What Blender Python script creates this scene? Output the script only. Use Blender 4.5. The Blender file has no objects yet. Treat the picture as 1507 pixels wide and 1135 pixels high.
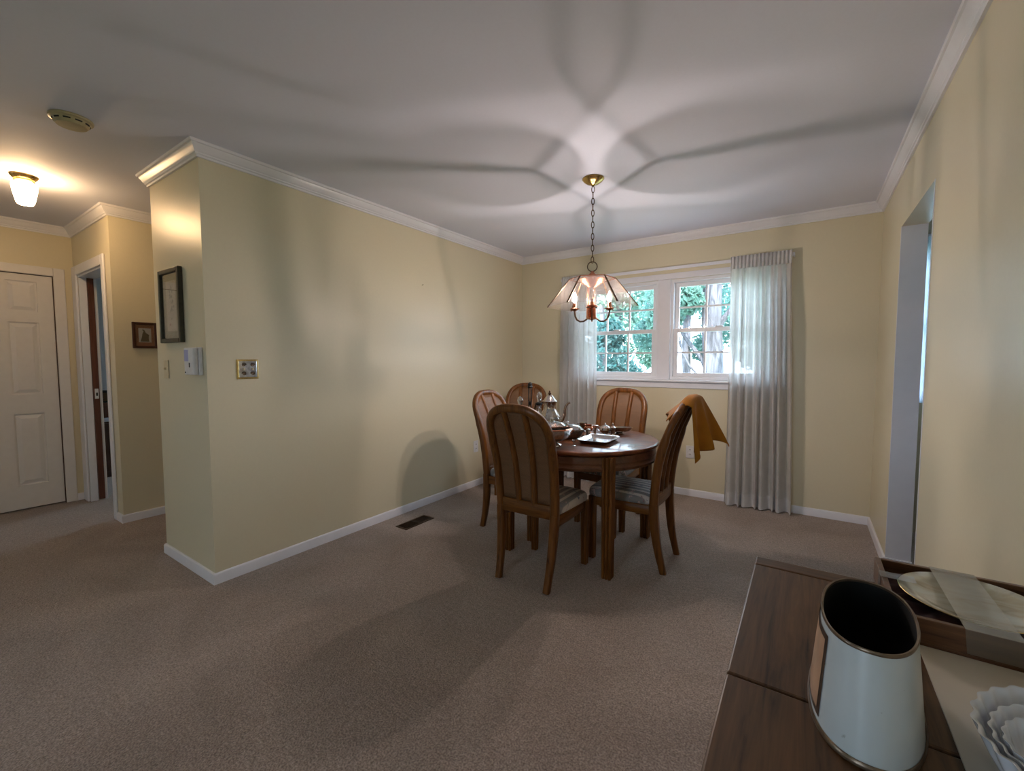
import bpy, math, random
from mathutils import Vector, Matrix
random.seed(7)
PI = math.pi
S = bpy.context.scene
COL = S.collection

# ------------------------------------------------------------------ camera, world, sun, exposure
W, L, SW, H, K, H2 = 3.1823, 3.2199, 0.7271, 1.6488, 3.2100, 2.7211   # room measures
ZC = 2.44
YR = -7.6                                                             # rear wall of the living end

cam_d = bpy.data.cameras.new('camera'); cam = bpy.data.objects.new('camera', cam_d); COL.objects.link(cam)
cam_d.sensor_fit = 'HORIZONTAL'; cam_d.sensor_width = 36.0; cam_d.lens = 36.0 * 638.27 / 1507.0
cam_d.clip_start = 0.02; cam_d.clip_end = 300
yaw, pitch, roll = 0.5974, 0.0580, -0.0011
fw = Vector((-math.sin(yaw)*math.cos(pitch), math.cos(yaw)*math.cos(pitch), -math.sin(pitch)))
rt = Vector((math.cos(yaw), math.sin(yaw), 0)); up = rt.cross(fw)
r2 = rt*math.cos(roll) + up*math.sin(roll); u2 = -rt*math.sin(roll) + up*math.cos(roll)
cam.matrix_world = Matrix(((r2.x, u2.x, -fw.x, 2.7491), (r2.y, u2.y, -fw.y, -4.2562), (r2.z, u2.z, -fw.z, 1.2713), (0, 0, 0, 1)))
S.camera = cam

wd = bpy.data.worlds.new('sky'); S.world = wd; wd.use_nodes = True
wn = wd.node_tree; wn.nodes.clear()
wo = wn.nodes.new('ShaderNodeOutputWorld'); wb = wn.nodes.new('ShaderNodeBackground')
wb.inputs['Color'].default_value = (0.66, 0.82, 1.0, 1); wb.inputs['Strength'].default_value = 4.4
wn.links.new(wb.outputs[0], wo.inputs[0])

sun_d = bpy.data.lights.new('sun', 'SUN'); sun_d.energy = 7.0; sun_d.angle = 0.02; sun_d.color = (1.0, 0.95, 0.85)
sun = bpy.data.objects.new('sun', sun_d); COL.objects.link(sun)
sun.rotation_euler = (math.radians(28), math.radians(16), 0)

def portal(loc, rot, sx, sy):
    d = bpy.data.lights.new('daylight_portal', 'AREA'); d.shape = 'RECTANGLE'; d.size = sx; d.size_y = sy
    d.cycles.is_portal = True
    o = bpy.data.objects.new('daylight_portal', d); COL.objects.link(o); o.location = loc; o.rotation_euler = rot
portal((1.606, 0.10, 1.55), (-PI/2, 0, 0), 1.8, 1.0)
portal((3.76, 0.10, 1.5), (-PI/2, 0, 0), 0.95, 1.15)
portal((-3.3, 0.10, 1.5), (-PI/2, 0, 0), 1.2, 1.2)
portal((1.75, YR-0.1, 1.40), (PI/2, 0, 0), 0.8, 1.4)
portal((-2.83, -6.2, 1.35), (PI/2, 0, -PI/2), 1.2, 1.5)

S.view_settings.view_transform = 'Standard'; S.view_settings.look = 'None'
S.view_settings.gamma = 1.0; S.view_settings.use_curve_mapping = False
S.view_settings.exposure = 1.80
S.cycles.max_bounces = 10; S.cycles.diffuse_bounces = 6; S.cycles.glossy_bounces = 4
S.cycles.transmission_bounces = 8; S.cycles.transparent_max_bounces = 24
S.cycles.use_denoising = True
S.cycles.sample_clamp_indirect = 6.0

# ------------------------------------------------------------------ materials
MATS = {}
def new_mat(name):
    m = bpy.data.materials.new(name); m.use_nodes = True; MATS[name] = m
    nt = m.node_tree; b = nt.nodes['Principled BSDF']; return m, nt, b
def N(nt, t, **kw):
    n = nt.nodes.new('ShaderNode' + t)
    for k, v in kw.items():
        if k in n.inputs: n.inputs[k].default_value = v
        else: setattr(n, k, v)
    return n
def coords(nt, scale=(1, 1, 1), kind='Object'):
    tc = N(nt, 'TexCoord'); mp = N(nt, 'Mapping'); mp.inputs['Scale'].default_value = scale
    nt.links.new(tc.outputs[kind], mp.inputs['Vector']); return mp.outputs['Vector']
def ramp(nt, fac, stops):
    r = N(nt, 'ValToRGB'); e = r.color_ramp.elements
    while len(e) > 1: e.remove(e[-1])
    e[0].position = stops[0][0]; e[0].color = (*stops[0][1], 1)
    for p, c in stops[1:]:
        x = e.new(p); x.color = (*c, 1)
    nt.links.new(fac, r.inputs['Fac']); return r.outputs['Color']
def bump(nt, b, h, strength, dist=0.002):
    bp = N(nt, 'Bump'); bp.inputs['Strength'].default_value = strength; bp.inputs['Distance'].default_value = dist
    nt.links.new(h, bp.inputs['Height']); nt.links.new(bp.outputs['Normal'], b.inputs['Normal'])
def plain(name, c, rough=0.5, metal=0.0, nscale=30, var=0.06, bstr=0.0, spec=0.5, coat=0.0, aniso=(1, 1, 1)):
    m, nt, b = new_mat(name)
    b.inputs['Roughness'].default_value = rough; b.inputs['Metallic'].default_value = metal
    b.inputs['Specular IOR Level'].default_value = spec; b.inputs['Coat Weight'].default_value = coat
    v = coords(nt, aniso); n = N(nt, 'TexNoise', Scale=nscale, Detail=4.0); nt.links.new(v, n.inputs['Vector'])
    lo = tuple(max(0, x*(1-var)) for x in c); hi = tuple(min(1, x*(1+var)) for x in c)
    nt.links.new(ramp(nt, n.outputs['Fac'], [(0.3, lo), (0.7, hi)]), b.inputs['Base Color'])
    if bstr: bump(nt, b, n.outputs['Fac'], bstr)
    return m
def wood(name, dark, light, axis='z', rough=0.35, coat=0.2, s=1.0, crough=0.15, bs=0.15, spec=0.28):
    m, nt, b = new_mat(name)
    sc = {'x': (3, 45, 45), 'y': (45, 3, 45), 'z': (45, 45, 3)}[axis]
    v = coords(nt, tuple(q*s for q in sc))
    n = N(nt, 'TexNoise', Scale=1.0, Detail=6.0, Roughness=0.65, Distortion=0.6); nt.links.new(v, n.inputs['Vector'])
    n2 = N(nt, 'TexNoise', Scale=3.4, Detail=3.0); nt.links.new(v, n2.inputs['Vector'])
    mx = N(nt, 'Math', operation='MULTIPLY_ADD'); nt.links.new(n2.outputs['Fac'], mx.inputs[0]); mx.inputs[1].default_value = 0.35
    nt.links.new(n.outputs['Fac'], mx.inputs[2])
    mid = tuple((a+c)/2 for a, c in zip(dark, light))
    nt.links.new(ramp(nt, mx.outputs[0], [(0.45, dark), (0.62, mid), (0.85, light)]), b.inputs['Base Color'])
    b.inputs['Roughness'].default_value = rough; b.inputs['Coat Weight'].default_value = coat
    b.inputs['Coat Roughness'].default_value = crough; b.inputs['Specular IOR Level'].default_value = spec
    bump(nt, b, mx.outputs[0], bs, 0.001); return m
def thin_glass(name, tint, transp, rough=0.03, graze=0.5, spec=(0.9, 0.9, 0.9)):
    m = bpy.data.materials.new(name); m.use_nodes = True; MATS[name] = m; nt = m.node_tree; nt.nodes.clear()
    out = N(nt, 'OutputMaterial'); mix = N(nt, 'MixShader'); tr = N(nt, 'BsdfTransparent'); gl = N(nt, 'BsdfGlossy', Roughness=rough)
    tr.inputs['Color'].default_value = (*tint, 1); gl.inputs['Color'].default_value = (*spec, 1)
    lw = N(nt, 'LayerWeight', Blend=0.35); mp = N(nt, 'MapRange'); nt.links.new(lw.outputs['Fresnel'], mp.inputs['Value'])
    mp.inputs['To Min'].default_value = 1-transp; mp.inputs['To Max'].default_value = min(1.0, 1-transp+graze)
    nt.links.new(mp.outputs[0], mix.inputs['Fac']); nt.links.new(tr.outputs[0], mix.inputs[1]); nt.links.new(gl.outputs[0], mix.inputs[2])
    nt.links.new(mix.outputs[0], out.inputs['Surface']); return m
def emit(name, c, s):
    m = bpy.data.materials.new(name); m.use_nodes = True; MATS[name] = m; nt = m.node_tree; nt.nodes.clear()
    o = N(nt, 'OutputMaterial'); e = N(nt, 'Emission'); e.inputs['Color'].default_value = (*c, 1); e.inputs['Strength'].default_value = s
    nt.links.new(e.outputs[0], o.inputs['Surface']); return m

M_WALL = plain('yellow_wall_paint', (0.66, 0.595, 0.43), 0.35, nscale=60, var=0.012, bstr=0.03, spec=0.4)
M_CEIL = plain('ceiling_paint', (0.70, 0.725, 0.85), 0.75, nscale=80, var=0.01, bstr=0.03)
M_TRIM = plain('white_trim_paint', (0.74, 0.74, 0.79), 0.3, nscale=20, var=0.015)
M_DOOR = plain('white_door_paint', (0.70, 0.67, 0.65), 0.38, nscale=25, var=0.02)
M_VINYL = plain('white_vinyl', (0.75, 0.75, 0.78), 0.35, nscale=20, var=0.01)
M_BLUEWALL = plain('pale_room_paint', (0.60, 0.58, 0.60), 0.6, nscale=40, var=0.02)

def carpet():
    m, nt, b = new_mat('beige_carpet'); b.inputs['Roughness'].default_value = 0.95; b.inputs['Specular IOR Level'].default_value = 0.1
    b.inputs['Sheen Weight'].default_value = 0.25; b.inputs['Sheen Roughness'].default_value = 0.6
    v = coords(nt)
    a = N(nt, 'TexNoise', Scale=150.0, Detail=2.0); nt.links.new(v, a.inputs['Vector'])
    c = N(nt, 'TexNoise', Scale=1.6, Detail=3.0, Distortion=1.2); nt.links.new(v, c.inputs['Vector'])
    f = N(nt, 'TexNoise', Scale=48.0, Detail=3.0); nt.links.new(v, f.inputs['Vector'])
    k1 = ramp(nt, a.outputs['Fac'], [(0.3, (0.20, 0.148, 0.122)), (0.7, (0.50, 0.40, 0.345))])
    k2 = ramp(nt, c.outputs['Fac'], [(0.35, (0.82, 0.80, 0.78)), (0.65, (1.0, 1.0, 1.0))])
    k3 = ramp(nt, f.outputs['Fac'], [(0.3, (0.72, 0.72, 0.72)), (0.7, (1.0, 1.0, 1.0))])
    mm = N(nt, 'Mix', data_type='RGBA', blend_type='MULTIPLY'); mm.inputs[0].default_value = 1.0
    nt.links.new(k1, mm.inputs[6]); nt.links.new(k2, mm.inputs[7])
    m2 = N(nt, 'Mix', data_type='RGBA', blend_type='MULTIPLY'); m2.inputs[0].default_value = 1.0
    nt.links.new(mm.outputs[2], m2.inputs[6]); nt.links.new(k3, m2.inputs[7])
    nt.links.new(m2.outputs[2], b.inputs['Base Color'])
    ad = N(nt, 'Math', operation='ADD'); nt.links.new(a.outputs['Fac'], ad.inputs[0]); nt.links.new(f.outputs['Fac'], ad.inputs[1])
    bump(nt, b, ad.outputs[0], 0.7, 0.006); return m
M_CARPET = carpet()

OAKD, OAKL = (0.048, 0.016, 0.003), (0.20, 0.072, 0.013)
OAK = {a: wood('honey_oak_'+a, OAKD, OAKL, a, coat=0.06) for a in 'xyz'}
M_TTOP = wood('polished_table_wood', (0.085, 0.024, 0.009), (0.20, 0.066, 0.024), 'x', rough=0.35, coat=0.32, s=0.5, crough=0.05, bs=0.01, spec=0.1)
BUF = {a: wood('buffet_wood_'+a, (0.018, 0.0078, 0.0026), (0.125, 0.058, 0.021), a, rough=0.48, coat=0.04, s=0.9) for a in 'xyz'}
M_MAHOG = wood('dark_door_wood', (0.06, 0.02, 0.012), (0.14, 0.05, 0.03), 'z')
M_DARKWOOD = wood('dark_cabinet_wood', (0.03, 0.014, 0.01), (0.08, 0.035, 0.022), 'z')
M_BOXWOOD = wood('walnut_box_wood', (0.04, 0.016, 0.008), (0.15, 0.068, 0.03), 'x')
M_SILVER = plain('tarnished_silver', (0.62, 0.58, 0.55), 0.16, 1.0, nscale=35, var=0.18)
M_SILVER2 = plain('dull_silver', (0.50, 0.46, 0.43), 0.3, 1.0, nscale=60, var=0.3, bstr=0.25)
M_COPPER = plain('antique_copper', (0.50, 0.20, 0.11), 0.25, 1.0, nscale=25, var=0.12)
M_BRASS = plain('polished_brass', (0.56, 0.40, 0.15), 0.22, 1.0, nscale=25, var=0.12)
M_DARKMETAL = plain('dark_bronze', (0.10, 0.06, 0.035), 0.38, 0.9, nscale=40, var=0.2)
M_BLACK = plain('black_iron', (0.012, 0.013, 0.012), 0.5, 0.4, nscale=40, var=0.3)
M_CRYSTAL = thin_glass('crystal_glass', (0.92, 0.94, 0.95), 0.50, 0.04)
M_PANE = thin_glass('window_pane', (0.97, 0.98, 0.98), 0.96, 0.01)
M_SMOKE = thin_glass('smoked_shade_glass', (0.90, 0.885, 0.87), 0.95, 0.05, 0.2)
def haze_glass(m, c, f):
    nt = m.node_tree; out = nt.nodes['Material Output']; src = out.inputs['Surface'].links[0].from_socket
    d = N(nt, 'BsdfTranslucent'); d.inputs['Color'].default_value = (*c, 1); d2 = N(nt, 'BsdfDiffuse'); d2.inputs['Color'].default_value = (*c, 1)
    a = N(nt, 'MixShader'); a.inputs[0].default_value = .5; nt.links.new(d.outputs[0], a.inputs[1]); nt.links.new(d2.outputs[0], a.inputs[2])
    mx = N(nt, 'MixShader'); mx.inputs[0].default_value = f; nt.links.new(src, mx.inputs[1]); nt.links.new(a.outputs[0], mx.inputs[2]); nt.links.new(mx.outputs[0], out.inputs['Surface'])
haze_glass(M_SMOKE, (0.75, 0.68, 0.63), 0.012)
M_BULB = emit('lit_bulb_core', (1.0, 0.86, 0.79), 2250.0)
M_CLEARB = thin_glass('unlit_bulb', (0.95, 0.9, 0.85), 0.6, 0.05)
M_LITENV = thin_glass('lit_bulb_glass', (0.98, 0.96, 0.94), 0.93, 0.05); haze_glass(M_LITENV, (0.9, 0.85, 0.8), 0.06)
M_HALLGLASS = emit('lit_milk_glass', (1.0, 0.64, 0.32), 24.0)
M_IVORY = plain('ivory_plastic', (0.62, 0.52, 0.34), 0.4)
M_WPLAST = plain('white_plastic', (0.70, 0.69, 0.70), 0.35)
M_LILAC = plain('lilac_label', (0.36, 0.37, 0.62), 0.5)
M_PORC = plain('white_porcelain', (0.62, 0.65, 0.72), 0.12, nscale=15, var=0.03, coat=0.5)
M_PAPER = plain('cream_paper', (0.60, 0.54, 0.46), 0.7, nscale=12, var=0.05)
M_CARD = plain('cream_card', (0.50, 0.45, 0.38), 0.6, nscale=8, var=0.05)

def cane():
    m, nt, b = new_mat('woven_cane'); b.inputs['Roughness'].default_value = 0.55
    v = coords(nt, (230, 230, 230)); ck = N(nt, 'TexChecker', Scale=1.0); nt.links.new(v, ck.inputs['Vector'])
    ck.inputs[1].default_value = (0.26, 0.130, 0.058, 1); ck.inputs[2].default_value = (0.15, 0.072, 0.030, 1)
    v2 = coords(nt, (6, 6, 40)); n = N(nt, 'TexNoise', Scale=2.0, Detail=3.0); nt.links.new(v2, n.inputs['Vector'])
    mm = N(nt, 'Mix', data_type='RGBA', blend_type='MULTIPLY'); mm.inputs[0].default_value = 0.7
    nt.links.new(ck.outputs['Color'], mm.inputs[6]); nt.links.new(ramp(nt, n.outputs['Fac'], [(0.3, (0.7, 0.66, 0.6)), (0.7, (1, 1, 1))]), mm.inputs[7])
    nt.links.new(mm.outputs[2], b.inputs['Base Color'])
    out = nt.nodes['Material Output']; mx = N(nt, 'MixShader'); tr = N(nt, 'BsdfTransparent'); mx.inputs[0].default_value = 0.16
    nt.links.new(b.outputs[0], mx.inputs[1]); nt.links.new(tr.outputs[0], mx.inputs[2]); nt.links.new(mx.outputs[0], out.inputs['Surface'])
    return m
M_CANE = cane()

def seat_fabric():
    m, nt, b = new_mat('striped_floral_fabric'); b.inputs['Roughness'].default_value = 0.85; b.inputs['Sheen Weight'].default_value = 0.2
    tc = N(nt, 'TexCoord'); sp = N(nt, 'SeparateXYZ'); nt.links.new(tc.outputs['Object'], sp.inputs[0])
    mu = N(nt, 'Math', operation='MULTIPLY'); nt.links.new(sp.outputs['X'], mu.inputs[0]); mu.inputs[1].default_value = 2*PI/0.046
    si = N(nt, 'Math', operation='SINE'); nt.links.new(mu.outputs[0], si.inputs[0])
    st = ramp(nt, si.outputs[0], [(0.0, (0.20, 0.19, 0.19)), (0.25, (0.24, 0.225, 0.22)), (0.42, (0.52, 0.47, 0.43)), (0.9, (0.62, 0.56, 0.51))])
    def blotch(sc, seed, thr, col, prev):
        mp = N(nt, 'Mapping'); mp.inputs['Location'].default_value = (seed, seed*1.7, 0); mp.inputs['Scale'].default_value = (1, 0.8, 0.4)
        nt.links.new(tc.outputs['Object'], mp.inputs[0]); n = N(nt, 'TexNoise', Scale=sc, Detail=3.0, Distortion=1.5); nt.links.new(mp.outputs[0], n.inputs[0])
        f = ramp(nt, n.outputs['Fac'], [(thr, (0, 0, 0)), (thr+0.04, (1, 1, 1))])
        mm = N(nt, 'Mix', data_type='RGBA'); nt.links.new(f, mm.inputs[0]); nt.links.new(prev, mm.inputs[6]); mm.inputs[7].default_value = (*col, 1); return mm.outputs[2]
    c = blotch(26, 3.1, 0.64, (0.13, 0.16, 0.21), st); c = blotch(30, 8.7, 0.64, (0.24, 0.06, 0.07), c); c = blotch(34, 5.5, 0.62, (0.46, 0.33, 0.30), c)
    nt.links.new(c, b.inputs['Base Color'])
    w = N(nt, 'TexNoise', Scale=420.0); nt.links.new(tc.outputs['Object'], w.inputs[0]); bump(nt, b, w.outputs['Fac'], 0.3, 0.001); return m
M_SEAT = seat_fabric()

def cloth_mat(name, c, trans=0.0, transp=0.0, var=0.08):
    m = plain(name, c, 0.85, nscale=18, var=var, bstr=0.05); nt = m.node_tree; b = nt.nodes['Principled BSDF']
    b.inputs['Specular IOR Level'].default_value = 0.15; b.inputs['Sheen Weight'].default_value = 0.1
    if trans:
        t = N(nt, 'BsdfTranslucent'); t.inputs['Color'].default_value = (*c, 1); mx = N(nt, 'MixShader'); mx.inputs[0].default_value = trans
        out = nt.nodes['Material Output']; nt.links.new(b.outputs[0], mx.inputs[1]); nt.links.new(t.outputs[0], mx.inputs[2])
        tr = N(nt, 'BsdfTransparent'); m2 = N(nt, 'MixShader'); m2.inputs[0].default_value = transp
        nt.links.new(mx.outputs[0], m2.inputs[1]); nt.links.new(tr.outputs[0], m2.inputs[2]); nt.links.new(m2.outputs[0], out.inputs['Surface'])
    return m
M_CURT = cloth_mat('sheer_white_curtain', (0.70, 0.69, 0.68), 0.45, 0.06)
M_CURTH = cloth_mat('curtain_heading_cloth', (0.70, 0.69, 0.69), 0.2, 0.0)
M_MUSTARD = cloth_mat('mustard_cloth', (0.34, 0.130, 0.010))
M_VELVET = cloth_mat('brown_satin', (0.09, 0.048, 0.05), var=0.3)
M_TAPE = thin_glass('clear_tape', (0.80, 0.80, 0.78), 0.68, 0.22, spec=(0.7, 0.7, 0.7))

# ------------------------------------------------------------------ mesh helpers
class MB:
    def __init__(s): s.v = []; s.f = []
    def add(s, vs, fs):
        o = len(s.v); s.v += [tuple(q) for q in vs]; s.f += [tuple(i+o for i in f) for f in fs]; return s
    def box(s, a, b):
        x0, y0, z0 = a; x1, y1, z1 = b
        if x0 > x1: x0, x1 = x1, x0
        if y0 > y1: y0, y1 = y1, y0
        if z0 > z1: z0, z1 = z1, z0
        return s.add([(x0,y0,z0),(x1,y0,z0),(x1,y1,z0),(x0,y1,z0),(x0,y0,z1),(x1,y0,z1),(x1,y1,z1),(x0,y1,z1)],
              [(0,3,2,1),(4,5,6,7),(0,1,5,4),(1,2,6,5),(2,3,7,6),(3,0,4,7)])
    def rings(s, rs, closed=True, cap0=True, cap1=True):
        n = len(rs[0]); vs = [p for r in rs for p in r]; fs = []
        for i in range(len(rs)-1):
            for j in range(n if closed else n-1):
                k = (j+1) % n; fs.append((i*n+j, i*n+k, (i+1)*n+k, (i+1)*n+j))
        if closed and cap0: fs.append(tuple(range(n-1, -1, -1)))
        if closed and cap1: fs.append(tuple((len(rs)-1)*n+j for j in range(n)))
        return s.add(vs, fs)
    def lathe(s, prof, c=(0, 0, 0), seg=32, sx=1, sy=1, mod=None, cap0=True, cap1=True):
        rs = []
        for r, z in prof:
            ring = []
            for j in range(seg):
                a = 2*PI*j/seg; q = r if mod is None else mod(r, z, a)
                ring.append((c[0]+q*math.cos(a)*sx, c[1]+q*math.sin(a)*sy, c[2]+z))
            rs.append(ring)
        return s.rings(rs, True, cap0, cap1)
    def sweep(s, path, wds, dps, ref=Vector((0, 1, 0)), ch=0.25):
        P = [Vector(p) for p in path]; rs = []
        for i, p in enumerate(P):
            t = (P[min(i+1, len(P)-1)]-P[max(i-1, 0)]).normalized()
            sd = t.cross(ref).normalized(); nn = sd.cross(t).normalized()
            w = wds[i] if isinstance(wds, (list, tuple)) else wds; d = dps[i] if isinstance(dps, (list, tuple)) else dps
            a, b = w/2, d/2; e = ch*min(a, b)
            rs.append([p+sd*x+nn*y for x, y in ((a, -b+e), (a, b-e), (a-e, b), (-a+e, b), (-a, b-e), (-a, -b+e), (-a+e, -b), (a-e, -b))])
        return s.rings(rs)
    def tube(s, path, r, seg=8, closed=False):
        P = [Vector(p) for p in path]; n = len(P); rs = []; prev = None
        for i, p in enumerate(P):
            if closed: t = (P[(i+1) % n]-P[i-1]).normalized()
            else: t = (P[min(i+1, n-1)]-P[max(i-1, 0)]).normalized()
            if prev is None:
                prev = t.cross(Vector((0.31, 0.27, 0.91)));
                if prev.length < 1e-3: prev = t.cross(Vector((1, 0, 0)))
            u = (prev - t*prev.dot(t)).normalized(); w = t.cross(u); prev = u
            q = r[i] if isinstance(r, (list, tuple)) else r
            rs.append([p+(u*math.cos(2*PI*j/seg)+w*math.sin(2*PI*j/seg))*q for j in range(seg)])
        if closed: rs.append(rs[0])
        return s.rings(rs, True, not closed, not closed)
    def prism(s, poly, z0, z1): return s.rings([[(x, y, z0) for x, y in poly], [(x, y, z1) for x, y in poly]])
    def grid(s, nu, nv, fn):
        vs = [fn(i/nu, j/nv) for j in range(nv+1) for i in range(nu+1)]
        return s.add(vs, [(j*(nu+1)+i, j*(nu+1)+i+1, (j+1)*(nu+1)+i+1, (j+1)*(nu+1)+i) for j in range(nv) for i in range(nu)])
    def mesh(s, name, mat, smooth=True, ang=35):
        me = bpy.data.meshes.new(name); me.from_pydata(s.v, [], s.f); me.update()
        import bmesh
        bm = bmesh.new(); bm.from_mesh(me); bmesh.ops.recalc_face_normals(bm, faces=bm.faces); bm.to_mesh(me); bm.free()
        if mat: me.materials.append(mat)
        if smooth:
            me.polygons.foreach_set('use_smooth', [True]*len(me.polygons)); me.set_sharp_from_angle(angle=math.radians(ang))
        return me
    def build(s, name, mat, parent=None, smooth=True, bev=0.0, solid=0.0, ang=35, kind=None, sub=0):
        o = bpy.data.objects.new(name, s.mesh(name, mat, smooth, ang)); COL.objects.link(o)
        if parent: o.parent = parent
        if solid:
            md = o.modifiers.new('thickness', 'SOLIDIFY'); md.thickness = solid; md.offset = 0
        if bev:
            md = o.modifiers.new('bevel', 'BEVEL'); md.width = bev; md.segments = 2; md.limit_method = 'ANGLE'; md.angle_limit = math.radians(40)
        if sub:
            md = o.modifiers.new('subdivision', 'SUBSURF'); md.levels = sub; md.render_levels = sub
        if kind: o['kind'] = kind
        return o
def tag(o, label, cat, group=None):
    o['label'] = label; o['category'] = cat
    if group: o['group'] = group
    return o
def thing(name, label, cat, loc=(0, 0, 0), rz=0.0, group=None):
    o = bpy.data.objects.new(name, None); COL.objects.link(o); o.location = loc; o.rotation_euler = (0, 0, rz); o.empty_display_size = 0.1
    return tag(o, label, cat, group)
def copy_tree(o, parent=None):
    c = o.copy(); COL.objects.link(c); c.parent = parent
    for ch in list(o.children): copy_tree(ch, c)
    return c
def struct(mb, name, mat, parent=None, **kw): return mb.build(name, mat, parent, kind='structure', **kw)

# ------------------------------------------------------------------ room shell
def wall_x(y0, y1, x0, x1, holes=(), z1=ZC):
    """wall slab running along x between x0..x1, thickness y0..y1, holes (xa, xb, za, zb)"""
    mb = MB(); xs = sorted({x0, x1, *[h[0] for h in holes], *[h[1] for h in holes]}); zs = sorted({0.0, z1, *[h[2] for h in holes], *[h[3] for h in holes]})
    for a, b in zip(xs, xs[1:]):
        for c, d in zip(zs, zs[1:]):
            if not any(h[0] <= a and b <= h[1] and h[2] <= c and d <= h[3] for h in holes): mb.box((a, y0, c), (b, y1, d))
    return mb
def wall_y(x0, x1, y0, y1, holes=(), z1=ZC):
    mb = wall_x(x0, x1, y0, y1, holes, z1); mb.v = [(q[1], q[0], q[2]) for q in mb.v]; return mb

KX = 4.9                      # kitchen far side
BX = -5.2                     # bedroom far side
WIN = (0.70, 2.512, 1.085, 2.03)
struct(MB().box((BX, YR-0.2, -0.12), (KX, 0.2, 0.0)), 'floor', M_CARPET, smooth=False)
struct(MB().box((BX-.2, YR-0.3, ZC), (KX+.2, 0.25, ZC+0.14)), 'ceiling', M_CEIL, smooth=False)
struct(wall_x(0.0, 0.14, BX, KX, [WIN, (3.31, 4.21, 0.96, 2.10), (-3.9, -2.7, 0.9, 2.1)]), 'wall_back', M_WALL, smooth=False)
struct(MB().box((-SW, -L, 0), (0, 0, ZC)), 'wall_left', M_WALL, smooth=False)
struct(wall_y(W, W+0.115, YR, 0, [(-1.638, -0.803, 0, 2.0535)]), 'wall_right', M_WALL, smooth=False)
struct(MB().box((-H-0.115, -K+0.0, 0), (-H, 0, ZC)), 'wall_hall', M_WALL, smooth=False)
struct(wall_x(-K, -K+0.115, -H2, -H-0.115, [(-2.575, -1.83, 0, 2.02)]), 'wall_doorway', M_WALL, smooth=False)
struct(wall_y(-H2-0.115, -H2, YR, -K, [(-4.11, -3.34, 0, 2.005), (-6.8, -5.6, 0.6, 2.1)]), 'wall_closet', M_WALL, smooth=False)
struct(wall_x(YR-0.14, YR, BX, KX, [(1.35, 2.15, 0.7, 2.1)]), 'wall_rear', M_WALL, smooth=False)
struct(MB().box((KX, YR, 0), (KX+0.1, 0.14, ZC)), 'wall_kitchen', M_BLUEWALL, smooth=False)
struct(MB().box((W+0.115, -3.2, 0), (KX, -3.1, ZC)), 'wall_kitchen_end', M_BLUEWALL, smooth=False)
struct(MB().box((BX-0.1, -K-0.05, 0), (BX, 0.14, ZC)), 'wall_bedroom', M_BLUEWALL, smooth=False)
struct(MB().box((BX, -K, 0), (-H2, -K+0.115, ZC)), 'wall_bedroom_end', M_BLUEWALL, smooth=False)
struct(MB().box((-3.6, -4.6, 0), (-3.5, -K, ZC)), 'wall_closet_back', M_BLUEWALL, smooth=False)
struct(MB().box((-3.5, -4.6, 0), (-H2-0.115, -4.5, ZC)), 'wall_closet_side', M_BLUEWALL, smooth=False)
# opening to the kitchen: white jamb boards lining the reveal
jm = MB().box((W-.001, -0.8195, 0), (W+0.116, -0.803, 2.0535)).box((W-.001, -1.638, 0), (W+0.116, -1.622, 2.0535))
struct(jm, 'trim_1', M_TRIM, smooth=False)
struct(MB().box((W-.013, -0.8325, 0), (W+0.12, -0.8195, 0.062)), 'baseboard_opening', M_TRIM, smooth=False)

CROWN = [(0, 2.366), (.011, 2.366), (.013, 2.376), (.019, 2.380), (.020, 2.387), (.027, 2.394), (.034, 2.408), (.041, 2.418), (.043, 2.424), (.051, 2.427), (.054, 2.440), (0, 2.440)]
BASE = [(0, 0), (.013, 0), (.013, .050), (.010, .058), (.004, .063), (0, .063)]
def run(name, prof, p0, p1, n, m0, m1, mat=M_TRIM):
    p0 = Vector((*p0, 0)); p1 = Vector((*p1, 0)); n = Vector((*n, 0)); d = (p1-p0).normalized()
    a = [p0+n*o+d*(m0*o)+Vector((0, 0, z)) for o, z in prof]; b = [p1+n*o+d*(m1*o)+Vector((0, 0, z)) for o, z in prof]
    return struct(MB().rings([a, b]), name, mat, ang=25)
CR = [((0, -L), (0, 0), (1, 0), -1, -1), ((0, 0), (W, 0), (0, -1), 1, -1), ((W, YR), (W, 0), (-1, 0), 1, -1), ((-SW, -L), (0, -L), (0, -1), -1, 1),
      ((-H, -K), (-H, 0), (1, 0), -1, -1), ((-H2, -K), (-H, -K), (0, -1), 1, 1), ((-H2, YR), (-H2, -K), (1, 0), 1, -1), ((-SW, -L), (-SW, 0), (-1, 0), -1, -1), ((-H2, YR), (W, YR), (0, 1), 1, -1)]
for i, (p0, p1, n, m0, m1) in enumerate(CR): run('trim_%d' % (i+2), CROWN, p0, p1, n, m0, m1)
for nm, p0, p1, n, m0, m1 in [('left', (0, -L), (0, 0), (1, 0), -1, -1), ('back', (0, 0), (W, 0), (0, -1), 1, -1), ('right', (W, -0.8195), (W, 0), (-1, 0), 0, -1),
      ('right_near', (W, YR), (W, -1.622), (-1, 0), 1, 0), ('stub', (-SW, -L), (0, -L), (0, -1), -1, 1), ('hall', (-H, -K), (-H, 0), (1, 0), -1, -1),
      ('doorway', (-1.772, -K), (-H, -K), (0, -1), 0, 1), ('closet', (-H2, -3.27), (-H2, -K), (1, 0), 0, -1), ('corridor', (-SW, -L), (-SW, 0), (-1, 0), -1, -1)]:
    run('baseboard_'+nm, BASE, p0, p1, n, m0, m1)

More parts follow.
